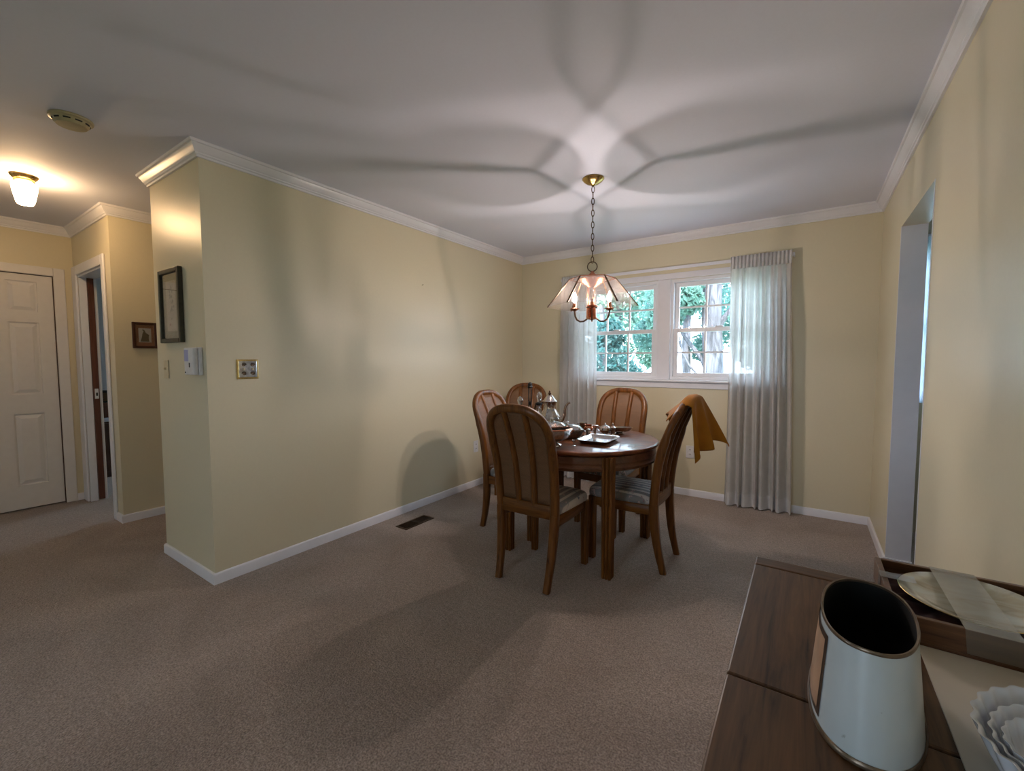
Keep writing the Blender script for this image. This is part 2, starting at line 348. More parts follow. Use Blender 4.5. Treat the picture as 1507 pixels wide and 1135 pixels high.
# closet door with six raised panels, and casings
dr = MB().box((-H2-0.045, -4.104, 0.012), (-H2-0.022, -3.346, 2.0))
door1 = struct(dr, 'door_1', M_DOOR, smooth=False)
tag_panels = [(1.70, 1.93), (1.0, 1.585), (0.225, 0.81)]
ys = [(-3.606, -3.452), (-3.998, -3.844)]
st = MB()
ysx = [-4.104, -4.01, -3.832, -3.618, -3.440, -3.346]; zsx = [0.012, 0.213, 0.822, 0.988, 1.597, 1.688, 1.942, 2.0]
for a in range(5):
    for b_ in range(7):
        if a in (1, 3) and b_ in (1, 3, 5): continue
        st.box((-H2-0.022, ysx[a], zsx[b_]), (-H2-0.010, ysx[a+1], zsx[b_+1]))
st.build('door_stiles', M_DOOR, door1, smooth=False)
for a in (1, 3):
    for b_ in (1, 3, 5):
        y0, y1, z0, z1 = ysx[a], ysx[a+1], zsx[b_], zsx[b_+1]
        def rr(i, x): return [(x, y0+i, z0+i), (x, y1-i, z0+i), (x, y1-i, z1-i), (x, y0+i, z1-i)]
        MB().rings([rr(0.002, -H2-0.0215), rr(0.012, -H2-0.0212), rr(0.040, -H2-0.011), rr(0.041, -H2-0.0108)]).build('panel', M_DOOR, door1, smooth=False)
cs = MB().box((-H2+0.001, -3.34, 0), (-H2+0.018, -3.268, 2.077)).box((-H2+0.001, -4.18, 0), (-H2+0.018, -4.11, 2.077)).box((-H2+0.001, -4.11, 2.005), (-H2+0.018, -3.34, 2.077))
struct(cs, 'trim_12', M_DOOR, smooth=False, bev=0.006)
cj = MB().box((-H2-0.113, -3.3445, 0), (-H2+0.001, -3.34, 2.005)).box((-H2-0.113, -4.11, 0), (-H2+0.001, -4.1055, 2.005)).box((-H2-0.113, -4.1055, 2.0015), (-H2+0.001, -3.3445, 2.005))
struct(cj, 'trim_13', M_DARKWOOD, smooth=False)
# doorway casing, jambs and the brown pocket door's edge
cs = MB().box((-2.70, -K-0.018, 0), (-2.575, -K-0.001, 2.10)).box((-1.83, -K-0.018, 0), (-1.772, -K-0.001, 2.10)).box((-2.575, -K-0.018, 2.02), (-1.83, -K-0.001, 2.10))
struct(cs, 'trim_14', M_TRIM, smooth=False, bev=0.006)
cj = MB().box((-2.575, -K-0.001, 0), (-2.560, -K+0.05, 2.02)).box((-1.845, -K-0.001, 0), (-1.83, -K+0.115, 2.02)).box((-2.56, -K-0.001, 2.005), (-1.845, -K+0.115, 2.02)).box((-2.575, -K+0.095, 0), (-2.560, -K+0.115, 2.02))
struct(cj, 'trim_15', M_TRIM, smooth=False)
d2 = struct(MB().box((-2.70, -K+0.052, 0.012), (-2.545, -K+0.093, 2.003)), 'door_2', M_MAHOG, smooth=False)
d2['label'] = 'brown wooden pocket door showing only its edge'
MB().box((-2.545, -K+0.060, 0.93), (-2.541, -K+0.086, 1.02)).build('latch_plate', M_WPLAST, d2, smooth=False, bev=0.003)
MB().box((-2.541, -K+0.068, 0.955), (-2.5395, -K+0.080, 0.985)).build('latch_hole', M_BLACK, d2, smooth=False)

# windows: frame, mullion, sashes with muntins and single panes
def window(name, x0, x1, z0, z1, units, cols, parent=None):
    fr = MB(); t = 0.03
    fr.box((x0, 0.01, z0), (x0+t, 0.13, z1)).box((x1-t, 0.01, z0), (x1, 0.13, z1)).box((x0+t, 0.01, z1-t), (x1-t, 0.13, z1)).box((x0+t, 0.01, z0), (x1-t, 0.13, z0+t))
    win = struct(fr, name, M_VINYL, smooth=False, bev=0.003)
    for (a, b) in units:
        zm = 1.553 if units[0][0] > 0.5 and units[0][0] < 1 else (z0+z1)/2
        for up_, (zl, zh, yy) in enumerate([(z0+t, zm+0.018, 0.045), (zm-0.018, z1-t, 0.082)]):
            s_ = MB(); f = 0.038
            s_.box((a, yy-.016, zl), (a+f, yy+.016, zh)).box((b-f, yy-.016, zl), (b, yy+.016, zh)).box((a+f, yy-.016, zl), (b-f, yy+.016, zl+f)).box((a+f, yy-.016, zh-f), (b-f, yy+.016, zh))
            sa = s_.build('sash', M_VINYL, win, smooth=False, bev=0.003)
            gx0, gx1, gz0, gz1 = a+f, b-f, zl+f, zh-f
            mu = MB()
            for k in range(1, cols): x = gx0+(gx1-gx0)*k/cols; mu.box((x-.008, yy-.007, gz0), (x+.008, yy+.007, gz1))
            zmid = (gz0+gz1)/2
            for k in range(cols):
                xa, xb = gx0+(gx1-gx0)*k/cols, gx0+(gx1-gx0)*(k+1)/cols
                mu.box((xa+(.008 if k else 0), yy-.007, zmid-.008), (xb-(.008 if k < cols-1 else 0), yy+.007, zmid+.008))
            mu.build('muntins', M_VINYL, sa, smooth=False)
            for k in range(cols):
                for q in range(2):
                    xa, xb = gx0+(gx1-gx0)*k/cols, gx0+(gx1-gx0)*(k+1)/cols; za, zb = (gz0, zmid) if q == 0 else (zmid, gz1)
                    MB().box((xa, yy-.002, za), (xb, yy+.002, zb)).build('pane', M_PANE, sa, smooth=False)
    return win
w1 = window('window_1', *WIN[:2], *WIN[2:], [(0.73, 1.522), (1.69, 2.482)], 3)
MB().box((1.522, 0.012, 1.115), (1.69, 0.125, 2.0)).build('mullion', M_VINYL, w1, smooth=False, bev=0.003)
for xx in (1.125, 2.085):
    MB().box((xx-.03, 0.028, 1.571), (xx+.03, 0.05, 1.584)).build('sash_lock', M_VINYL, w1, smooth=False, bev=0.003)
cs = MB().box((0.635, -0.018, 1.075), (0.70, -0.001, 2.085)).box((2.512, -0.018, 1.075), (2.577, -0.001, 2.085)).box((0.70, -0.018, 2.03), (2.512, -0.001, 2.085)).box((1.545, -0.012, 1.085), (1.667, 0.012, 2.03))
struct(cs, 'trim_16', M_TRIM, smooth=False, bev=0.005)
struct(MB().box((0.60, -0.045, 1.066), (2.61, 0.02, 1.085)), 'trim_17', M_TRIM, smooth=False, bev=0.005)
struct(MB().box((0.635, -0.014, 1.008), (2.577, -0.001, 1.066)), 'trim_18', M_TRIM, smooth=False, bev=0.003)
window('window_2', 3.31, 4.21, 0.96, 2.10, [(3.34, 4.18)], 3)
kb = thing('added_kitchen_curtain', 'added pale blue curtain glowing as the bright strip beyond the opening', 'curtain', (3.46, -.040, 0))  # invented curtain, lit from behind to glow as the pale strip past the jamb
MB().grid(60, 10, lambda u, v: (-.13+.26*u, .012*math.sin(44*u), .965+1.17*v)).build('panel', cloth_mat('added_blue_curtain', (.60, .71, .84), .55, .0), kb, ang=80)
MB().tube([(-.14, 0, 2.145), (.80, 0, 2.145)], .010, 12).build('rod', M_VINYL, kb)
for x in (-.13, .79): MB().box((x-.006, 0, 2.135), (x+.006, .039, 2.155)).build('bracket', M_VINYL, kb, smooth=False)
window('window_3', -3.9, -2.7, 0.9, 2.1, [(-3.87, -2.73)], 3)
wf = MB().box((1.35, YR-.12, .7), (1.4, YR-.03, 2.1)).box((2.1, YR-.12, .7), (2.15, YR-.03, 2.1)).box((1.4, YR-.12, 2.05), (2.1, YR-.03, 2.1)).box((1.4, YR-.12, .7), (2.1, YR-.03, .75)).box((1.4, YR-.12, 1.38), (2.1, YR-.03, 1.42))
w4 = struct(wf, 'added_window_4', M_VINYL, smooth=False)  # unseen rear window, added so daylight reaches the foreground
for a, b in ((.75, 1.38), (1.42, 2.05)): MB().box((1.4, YR-.08, a), (2.1, YR-.076, b)).build('pane', M_PANE, w4, smooth=False)
wf = MB().box((-H2-.1, -6.8, .6), (-H2-.03, -6.75, 2.1)).box((-H2-.1, -5.65, .6), (-H2-.03, -5.6, 2.1)).box((-H2-.1, -6.75, 2.05), (-H2-.03, -5.65, 2.1)).box((-H2-.1, -6.75, .6), (-H2-.03, -5.65, .65)).box((-H2-.1, -6.75, 1.33), (-H2-.03, -5.65, 1.37))
w5 = struct(wf, 'added_window_5', M_VINYL, smooth=False)  # second window out of view, added to bring daylight into the living end
for a, b in ((.65, 1.33), (1.37, 2.05)): MB().box((-H2-.07, -6.75, a), (-H2-.066, -5.65, b)).build('pane', M_PANE, w5, smooth=False)

# ------------------------------------------------------------------ dining table
TX, TY = 1.470, -1.545
tb = thing('dining_table', 'round polished brown dining table set with silverware under the hanging lamp', 'table', (TX, TY, 0))
MB().lathe([(0.02, .716), (.492, .716), (.508, .720), (.5165, .728), (.5175, .735), (.512, .742), (.500, .745), (.02, .745)], seg=96).build('tabletop', M_TTOP, tb, ang=60)
MB().lathe([(.465, .630), (.490, .630), (.502, .636), (.504, .645), (.496, .652), (.494, .668), (.498, .674), (.494, .682), (.492, .708), (.47, .716)], seg=96, cap0=False, cap1=False).build('apron', wood('apron_wood', OAKD, (0.16, 0.062, 0.026), 'x', s=.5), tb, ang=50, solid=0.012)
def reeded(w, reeds=3, g=0.006):
    pts = []; h = w/2; n = 6
    def face(t):
        u = (t*reeds) % 1.0; return -g*(1-math.sin(PI*u)) if 0.02 < t < 0.98 else -g
    for k in range(4):
        a = k*PI/2
        for i in range(reeds*n):
            t = i/(reeds*n); x = h+face(t); y = -h+w*t
            pts.append((x*math.cos(a)-y*math.sin(a), x*math.sin(a)+y*math.cos(a)))
    return pts
legp = reeded(0.068, 3, 0.011)
for sx, sy in ((1, -1), (1, 1), (-1, -1), (-1, 1)):
    cx, cy = sx*.350, sy*.356-0.0
    MB().rings([[(cx+x*s, cy+y*s, z) for x, y in legp] for z, s in ((0.0, .86), (0.01, .9), (.35, .96), (.60, 1.0), (.715, 1.0))]).build('leg', OAK['z'], tb, ang=25)

# ------------------------------------------------------------------ dining chairs (local: faces +y)
def yb(z):      # back line of the rear posts
    pts = [(0, -.232), (.1, -.207), (.2, -.188), (.3, -.178), (.42, -.174), (.55, -.183), (.7, -.206), (.85, -.250), (.95, -.292), (1.04, -.336)]
    for (a, p), (b, q) in zip(pts, pts[1:]):
        if z <= b: return p+(q-p)*(z-a)/(b-a)
    return pts[-1][1]
def xb(z): return .160 + .020*min(1, z/.42) + .012*max(0, min(1, (z-.42)/.4))
ARC0, ARCH = .845, .170
def archz(x):   # centre line height of the arch
    u = min(1, abs(x)/.192); return ARC0 + ARCH*(1-u**2.5)**(1/2.5)
def make_chair(label):
    ch = thing('dining_chair', label, 'chair', group='dining chairs with cane backs')
    for s in (-1, 1):
        zs = [0, .05, .1, .17, .25, .33, .42]
        MB().sweep([(s*xb(z), yb(z), z) for z in zs], [.034, .035, .036, .038, .040, .041, .041], [.036, .037, .040, .044, .048, .050, .050]).build('leg', OAK['z'], ch, ang=50)
        poly = reeded(0.045, 2, 0.006)
        MB().rings([[(s*.182+x*k, .213+y*k, z) for x, y in poly] for z, k in ((0, .86), (.2, .95), (.405, 1.0))]).build('leg', OAK['z'], ch, ang=25)
    pl = [(-xb(z), yb(z), z) for z in (.42, .5, .58, .66, .74, .80)]
    for i in range(0, 25):
        a = PI-PI*i/24; c, s_ = math.cos(a), math.sin(a)
        x = .192*math.copysign(abs(c)**.8, c); z = ARC0+ARCH*abs(s_)**.8; pl.append((x, yb(z), z))
    pl += [(xb(z), yb(z), z) for z in (.80, .74, .66, .58, .5, .42)]
    MB().sweep(pl, [.044]*6+[.046]*25+[.044]*6, [.048]*6+[.036]*25+[.048]*6, ch=.45).build('back_frame', OAK['z'], ch, ang=50)
    for s in (-1, 1):
        zz = [.455+(archz(.066)-.015-.455)*i/10 for i in range(11)]
        MB().sweep([(s*(.052+.014*(z-.45)/.5), yb(z), z) for z in zz], .036, .036, ch=.6).build('splat', OAK['z'], ch, ang=50)
    for k, (fa, fb) in enumerate([(-1, -.3), (-.3, .3), (.3, 1)]):
        def fn(u, v, fa=fa, fb=fb):
            f = fa+(fb-fa)*u; zt = archz(min(.19, abs(f)*.19))-.01; z = .46+(max(.80, zt)-.46)*v
            w = xb(min(z, .8))-.004; x = f*w
            return (x, yb(z)+.005, z)
        MB().grid(8, 14, fn).build('cane_panel', M_CANE, ch, ang=60, solid=0.004)
    def crv(y0, y1, bow, n=9): return [(x, y0+bow*(1-(x/.18)**2), 0) for x in [-.165+.33*i/(n-1) for i in range(n)]]
    MB().sweep([(x, -.176-.006*(1-(x/.165)**2), .432) for x in [-.165+.33*i/8 for i in range(9)]], .078, .026, ref=Vector((0, 1, 0))).build('back_rail', OAK['x'], ch, ang=50)
    MB().sweep([(x, .222+.012*(1-(x/.17)**2), .378) for x in [-.17+.34*i/8 for i in range(9)]], .058, .022).build('seat_rail', OAK['x'], ch, ang=50)
    for s in (-1, 1):
        MB().sweep([(s*(.178+.006*math.sin(PI*i/6)), -.16+.36*i/6, .378) for i in range(7)], .058, .022, ref=Vector((1, 0, 0))).build('seat_rail', OAK['y'], ch, ang=50)
    def outline(k):
        pts = []
        for i in range(40):
            a = 2*PI*i/40; c, s_ = math.cos(a), math.sin(a); e = .32
            y = .040+.215*math.copysign(abs(s_)**e, s_); wx = .186+.022*((y+.17)/.42); x = wx*math.copysign(abs(c)**e, c)
            pts.append((x*k, .04+(y-.04)*k))
        return pts
    prof = [(.95, .405), (.995, .412), (1.0, .425), (.99, .440), (.96, .452), (.88, .462), (.7, .470), (.4, .475), (.1, .476)]
    MB().rings([[(x, y, z) for x, y in outline(k)] for k, z in prof]).build('seat_cushion', M_SEAT, ch, ang=80)
    return ch
chA = make_chair('cane-back dining chair tucked under the table on the side opposite the window')
CH = [(chA, 1.45, -2.02, 0, None),
      (None, 1.848, -1.515, PI/2, 'cane-back dining chair with a mustard cloth hung over its back'),
      (None, 1.465, -0.975, PI, 'cane-back dining chair at the table with its back to the window'),
      (None, 0.955, -1.520, -PI/2, 'cane-back dining chair at the table with its back to the plain yellow wall'),
      (None, 0.455, -0.736, PI+.35, 'cane-back dining chair standing away from the table in the corner by the curtain')]
for o, x, y, rz, lb in CH:
    if o is None: o = copy_tree(chA); o['label'] = lb
    o.location = (x, y, 0); o.rotation_euler = (0, 0, rz)

# mustard cloth over the back of the chair at the table's right side (chair back line along y at x = 2.15)
def cloth_fn(u, v):
    y = -1.640 + .36*u
    s = v*0.58 - 0.20               # signed length over the crest, negative = table side
    crest_z = 1.056 - .050*abs(2*u-1)**3; xc = 2.182
    if s < 0:
        t = -s/.20; x = xc - .030 - (.085+.075*u)*t + .012*t*math.sin(7*u); z = crest_z - .004 - .118*t + .05*t*(.5-u); y = y + .02*t*(.5-u)
    elif s < .035:
        a = s/.035; x = xc-.030+.060*a; z = crest_z + .006*math.sin(PI*a)
    else:
        t = (s-.035)/.345; fold = math.sin(u*4.6*PI+.4)
        fl = .010+.112*u**1.2
        x = xc+.030 + fl*t**.9 + .034*t*fold; z = crest_z - .325*t*(1-.20*u*u)+.014*t*math.sin(11*u) - .002
        y = y + t*(.05*(u-.5) + .030*math.cos(u*4.6*PI+.4))
    return (x, y, z)
tag(MB().grid(44, 34, cloth_fn).build('cloth', M_MUSTARD, None, ang=80, solid=0.004), 'mustard yellow cloth draped over a dining chair back', 'cloth')

# ------------------------------------------------------------------ silver and glass on the table
TZ = 0.7455
def tableware(name, label, cat, x, y, rz=0, group='silver and glass on the dining table'): return thing(name, label, cat, (x, y, TZ), rz, group)
# footed faceted bowl
b = tableware('footed_bowl', 'large faceted footed silver bowl with coppery sheen beside the flat tray', 'bowl', 1.465, -1.93)
def facet(n, amt): return lambda r, z, a: r*(1-amt*(1-math.cos(PI/n)/max(.2, math.cos(((a+PI/n) % (2*PI/n))-PI/n))))
fc = facet(8, .9)
MB().lathe([(.055, 0), (.060, .004), (.058, .010), (.035, .018), (.028, .026)], seg=48).build('foot', M_SILVER, b)
MB().lathe([(.028, .026), (.070, .036), (.100, .058), (.113, .085), (.118, .108), (.113, .108), (.106, .085), (.094, .062), (.066, .042), (.01, .036)], seg=64, mod=fc).build('body', M_SILVER2, b, ang=20)
MB().lathe([(.112, .106), (.124, .106), (.126, .111), (.122, .115), (.112, .114)], seg=64, mod=fc, cap0=False, cap1=False).build('rim', M_COPPER, b, ang=30)
for s in (0.2, 3.34):
    MB().tube([(.126*math.cos(s)+.012*math.cos(s)*math.sin(q), .126*math.sin(s)+.016*math.cos(q), .096+.016*math.sin(q)*.6) for q in [2*PI*i/14 for i in range(14)]], .0025, 6, True).build('handle', M_COPPER, b)
g = tableware('crystal_bowl', 'cut crystal bowl heaped inside the footed silver bowl', 'glass bowl', 1.465, -1.93)
g.location.z = TZ+.045
MB().lathe([(.030, 0), (.055, .008), (.085, .045), (.094, .085), (.088, .083), (.078, .045), (.05, .014), (.01, .010)], seg=48, mod=lambda r, z, a: r*(1+.03*math.cos(16*a))).build('bowl', M_CRYSTAL, g, ang=20)
MB().lathe([(.085, .084), (.060, .100), (.025, .108), (.012, .112), (.016, .124), (.008, .132), (.001, .133)], seg=48, mod=lambda r, z, a: r*(1+.02*math.cos(16*a)), cap0=False).build('lid', M_CRYSTAL, g, ang=20)
# oval casserole holder with glass lid
c = tableware('casserole', 'oval pierced silver casserole holder with clear glass lid', 'casserole', 1.405, -1.62, .7)
MB().lathe([(.080, 0), (.100, .010), (.112, .035), (.116, .055), (.112, .056), (.104, .035), (.09, .014), (.01, .010)], seg=48, sy=.72).build('holder', M_SILVER2, c)
MB().lathe([(.110, .056), (.114, .062), (.090, .080), (.050, .090), (.014, .092), (.010, .098), (.018, .106), (.010, .112), (.001, .113)], seg=48, sy=.72, cap0=False).build('lid', M_CRYSTAL, c)
# rectangular tray
t = tableware('serving_tray', 'shallow rectangular silver tray with rounded corners and bluish sheen', 'tray', 1.648, -1.645, .03)
def rrect(a, b_, r, z, n=6):
    out = []
    for k, (sx, sy) in enumerate(((1, 1), (-1, 1), (-1, -1), (1, -1))):
        for i in range(n+1):
            q = k*PI/2+PI/2*i/n; out.append((sx*(a-r)+r*math.cos(q), sy*(b_-r)+r*math.sin(q), z))
    return out
MB().rings([rrect(.080, .110, .02, 0.0), rrect(.084, .114, .022, .002), rrect(.098, .128, .03, .022), rrect(.106, .136, .032, .024), rrect(.105, .135, .032, .026), rrect(.097, .127, .03, .025), rrect(.082, .112, .02, .006)]).build('tray_body', plain('tray_silver', (.60, .60, .62), .2, 1.0, nscale=50, var=.12, bstr=.1), t, ang=40)
# coffee pot
p = tableware('coffee_pot', 'tall silver coffee pot with curved spout, domed lid and finial', 'coffee pot', 1.178, -1.45, .45); p.scale = (1.1, 1.1, 1.1)
fl = lambda r, z, a: r*(1+.025*math.cos(10*a))
MB().lathe([(.046, 0), (.050, .006), (.040, .014), (.030, .024)], seg=40).build('foot', M_SILVER, p)
MB().lathe([(.030, .024), (.060, .045), (.076, .070), (.074, .090), (.058, .118), (.042, .146), (.038, .170), (.044, .192), (.047, .198)], seg=60, mod=fl).build('body', M_SILVER, p, ang=50)
ld = MB().lathe([(.050, .198), (.052, .203), (.040, .212), (.030, .228), (.020, .240), (.010, .246)], seg=48, cap0=False).build('lid', M_SILVER, p)
MB().lathe([(.006, .246), (.010, .252), (.011, .258), (.005, .264), (.007, .270), (.001, .278)], seg=16).build('finial', M_DARKMETAL, ld)
MB().tube([(.060, 0, .062), (.085, 0, .080), (.098, 0, .110), (.100, 0, .140), (.106, 0, .168), (.122, 0, .190), (.136, 0, .196)], [.017, .014, .011, .009, .008, .007, .008], 10).build('spout', M_SILVER, p)
MB().tube([(-.040, 0, .188), (-.066, 0, .200), (-.092, 0, .186), (-.100, 0, .150), (-.090, 0, .110), (-.070, 0, .084)], [.006, .007, .007, .007, .006, .005], 8).build('handle', M_DARKMETAL, p)
# decanters
def decanter(name, label, x, y, collar, hs, rs=1.0):
    d = tableware(name, label, 'decanter', x, y)
    MB().lathe([(.045*rs, 0), (.056*rs, .010), (.058*rs, .030), (.046*rs, .070*hs), (.030*rs, .105*hs), (.019, .135*hs), (.017, .190*hs), (.021, .200*hs)], seg=32, mod=lambda r, z, a: r*(1+.02*math.cos(12*a))).build('body', M_CRYSTAL, d, ang=25)
    if collar: MB().lathe([(.019, .196*hs), (.023, .198*hs), (.023, .212*hs), (.012, .216*hs)], seg=20).build('collar', M_BLACK, d)
    else: MB().lathe([(.021, .200*hs), (.032, .208*hs), (.030, .211*hs), (.014, .204*hs)], seg=20).build('lip', M_CRYSTAL, d)
    z0 = .212*hs
    MB().lathe([(.008, z0), (.010, z0+.012), (.018, z0+.036), (.020, z0+.052), (.014, z0+.070), (.004, z0+.078)], seg=12).build('stopper', M_CRYSTAL, d, ang=15)
decanter('decanter', 'crystal decanter with black collar and tall oval glass stopper', 1.188, -1.62, True, 1.06)
decanter('decanter', 'crystal decanter with flared lip and pointed faceted stopper', 1.128, -1.775, False, .95, .8)
d = tableware('cruet', 'small glass cruet with reddish brown neck between the decanters', 'cruet', 1.122, -1.68)
MB().lathe([(.024, 0), (.028, .01), (.028, .08), (.020, .13), (.017, .165), (.024, .180)], seg=24).build('body', M_CRYSTAL, d)
MB().lathe([(.016, .160), (.023, .178), (.023, .192), (.010, .196)], seg=20).build('cork', plain('red_brown_cork', (.10, .03, .02), .4), d)
# tall black iron candle-snuffer style stand
d = tableware('iron_stand', 'tall thin black ornamental iron stand with knobbed top', 'stand', 1.096, -1.595)
MB().lathe([(.026, 0), (.027, .006), (.012, .016), (.006, .03)], seg=24).build('base', M_BLACK, d)
MB().box((-.013, -.003, .02), (-.008, .003, .335)).box((.008, -.003, .02), (.013, .003, .335)).build('uprights', M_BLACK, d)
MB().lathe([(.004, .20), (.012, .207), (.014, .216), (.012, .226), (.004, .232)], seg=16).build('boss', M_BLACK, d)
MB().lathe([(.016, .325), (.020, .335), (.015, .345), (.017, .352), (.013, .362), (.003, .368)], seg=20).build('knob', M_BLACK, d)
# small silver pieces
def small(name, label, cat, x, y, prof, mat=M_SILVER, extra=None):
    d = tableware(name, label, cat, x, y); MB().lathe(prof, seg=28).build('body', mat, d)
    if extra: extra(d)
    return d
cup = [(.018, 0), (.022, .004), (.012, .012), (.020, .024), (.026, .05), (.029, .066), (.027, .066), (.023, .05), (.014, .022), (.002, .018)]
def han(s=1, r=.028, z0=.02, z1=.055): return lambda d: MB().tube([(s*r*.85, 0, z1), (s*(r+.016), 0, z1+.002), (s*(r+.02), 0, (z0+z1)/2), (s*(r+.008), 0, z0), (s*r*.7, 0, z0)], .003, 6).build('handle', M_SILVER, d)
small('silver_cup', 'small flared silver cup standing behind the casserole', 'cup', 1.395, -1.33, cup, extra=han(-1))
small('creamer', 'little silver creamer with side handle next to the flared cup', 'creamer', 1.455, -1.37, [(.020, 0), (.022, .003), (.016, .010), (.030, .026), (.033, .040), (.024, .054), (.028, .062), (.026, .062), (.02, .05), (.004, .03)], M_COPPER, han(1, .03))
small('salt_shaker', 'short dark silver shaker beside the tray corner', 'shaker', 1.525, -1.53, [(.017, 0), (.019, .003), (.014, .012), (.014, .034), (.017, .048), (.016, .054), (.004, .060)], M_SILVER2)
small('candlestick', 'slim silver candlestick with flared top behind the tray', 'candlestick', 1.545, -1.465, [(.020, 0), (.022, .004), (.008, .012), (.007, .040), (.010, .054), (.018, .066), (.024, .076), (.020, .077), (.006, .066)], M_SILVER)
def sugar_x(d):
    MB().lathe([(.036, .052), (.028, .062), (.012, .070), (.004, .072), (.006, .080), (.001, .086)], seg=24, cap0=False).build('lid', M_SILVER, d); han(1, .036)(d); han(-1, .036)(d)
small('sugar_bowl', 'round silver sugar bowl with two handles and lid', 'sugar bowl', 1.588, -1.385, [(.022, 0), (.024, .004), (.014, .010), (.034, .024), (.040, .038), (.036, .052), (.004, .050)], M_SILVER, sugar_x)
small('pepper_mill', 'upright silver pepper pot with pointed knob', 'pepper pot', 1.640, -1.375, [(.016, 0), (.018, .004), (.013, .014), (.018, .040), (.020, .056), (.012, .064), (.006, .070), (.008, .080), (.002, .092)], M_SILVER)
d = tableware('sauce_boat', 'long silver sauce boat with drawn-out pointed lip', 'sauce boat', 1.655, -1.29, .55)
MB().lathe([(.024, 0), (.028, .004), (.014, .012)], seg=24, sx=1.3).build('foot', M_SILVER, d)
MB().lathe([(.014, .012), (.034, .022), (.044, .038), (.046, .050), (.043, .050), (.036, .034), (.006, .020)], seg=40, sx=1.5, sy=.8, mod=lambda r, z, a: r*(1+(.35*max(0, math.cos(a))**6 if r > .03 else 0))).build('body', M_SILVER, d)
MB().tube([(-.060, 0, .048), (-.085, 0, .062), (-.100, 0, .050), (-.088, 0, .026), (-.05, 0, .020)], .0035, 6).build('handle', M_SILVER, d)
small('salt_dish', 'tiny clear glass stem dish near the table edge', 'glass dish', 1.577, -1.860, [(.012, 0), (.013, .002), (.003, .005), (.003, .026), (.010, .030), (.011, .036), (.008, .036), (.002, .032)], M_CRYSTAL)

# ------------------------------------------------------------------ hanging lamp over the table
LX, LY = 1.571, -1.593
la = thing('pendant_lamp', 'copper hanging lamp with smoked glass panel shade over the dining table', 'lamp', (LX, LY, 0))
MB().lathe([(.002, 2.439), (.068, 2.439), (.070, 2.434), (.060, 2.422), (.040, 2.408), (.016, 2.400), (.010, 2.392), (.002, 2.390)], seg=48).build('ceiling_canopy', M_BRASS, la)
ln = .0395; k = 0; z = 2.39
link_me = {}
while z > 1.925:
    path = []
    for i in range(16):
        q = 2*PI*i/16; path.append((.0085*math.cos(q), 0, (.0135+.0085)*math.sin(q)*1.0))
    if k == 0: lm = MB().tube(path, .0026, 6, True).mesh('chain_link', M_DARKMETAL)
    o = bpy.data.objects.new('chain_link', lm); COL.objects.link(o); o.parent = la; o.location = (0, 0, z-.020); o.rotation_euler = (0, 0, .5+(PI/2 if k % 2 else 0))
    z -= .0372; k += 1
CD = math.atan2(-2.663, 1.178)         # shade panel that faces the dining room's open end
MB().tube([(.031*math.cos(q)*math.sin(-CD), .031*math.cos(q)*math.cos(-CD), 1.880+.031*math.sin(q)) for q in [2*PI*i/28 for i in range(28)]], .0035, 8, True).build('hanging_ring', M_DARKMETAL, la)
MB().lathe([(.004, 1.852), (.010, 1.848), (.012, 1.840), (.026, 1.828), (.032, 1.812), (.030, 1.806), (.004, 1.804)], seg=32).build('cap', M_COPPER, la)
MB().lathe([(.030, 1.806), (.085, 1.803), (.088, 1.798), (.070, 1.780), (.045, 1.762), (.030, 1.752), (.024, 1.746), (.002, 1.745)], seg=48).build('bell', M_COPPER, la)
for q in range(3):
    a = CD+q*2*PI/3+.5; MB().tube([(.026*math.cos(a), .026*math.sin(a), 1.75), (.026*math.cos(a), .026*math.sin(a), 1.56)], .0055, 8).build('rod', M_COPPER, la)
MB().lathe([(.034, 1.628), (.040, 1.624), (.040, 1.617), (.034, 1.613)], seg=32).build('collar', M_DARKMETAL, la)
for q in range(3):
    a = CD+q*2*PI/3+.5; MB().lathe([(.014, 1.620), (.0155, 1.60), (.0155, 1.565), (.017, 1.558), (.017, 1.548), (.010, 1.543)], c=(.020*math.cos(a), .020*math.sin(a), 0), seg=16).build('column', M_COPPER, la)
MB().lathe([(.036, 1.548), (.036, 1.540), (.010, 1.536), (.004, 1.53), (.003, 1.522)], seg=24).build('column_base', M_COPPER, la)
for q, (dang, lit) in enumerate([(0, False), (1.87, True), (-1.87, True)]):
    a = CD+dang; ca, sa = math.cos(a), math.sin(a); R = .118
    arm = [(.022, 1.552), (.036, 1.540), (.056, 1.528), (.080, 1.527), (.102, 1.540), (.114, 1.562), (R, 1.588), (R, 1.604)]
    ar = MB().tube([(r*ca, r*sa, zz) for r, zz in arm], .0058, 8).build('arm', M_DARKMETAL, la)
    c = (R*ca, R*sa, 0)
    MB().lathe([(.008, 1.598), (.020, 1.606), (.030, 1.609), (.033, 1.613), (.030, 1.615), (.012, 1.612)], c=c, seg=24).build('drip_pan', M_COPPER, ar)
    MB().lathe([(.0125, 1.611), (.0125, 1.652), (.010, 1.654)], c=c, seg=16).build('candle_sleeve', M_COPPER, ar)
    bl = [(.006, 1.654), (.012, 1.662), (.0165, 1.678), (.015, 1.694), (.009, 1.712), (.003, 1.726), (.0008, 1.731)]
    MB().lathe(bl, c=c, seg=16).build('bulb', M_LITENV if lit else M_CLEARB, ar)
    if lit: MB().lathe([(.001, 1.668), (.0048, 1.673), (.0052, 1.684), (.0040, 1.696), (.001, 1.703)], c=c, seg=12).build('filament', M_BULB, ar)
ZT, ZB, RT, RB = 1.800, 1.622, .150, .292
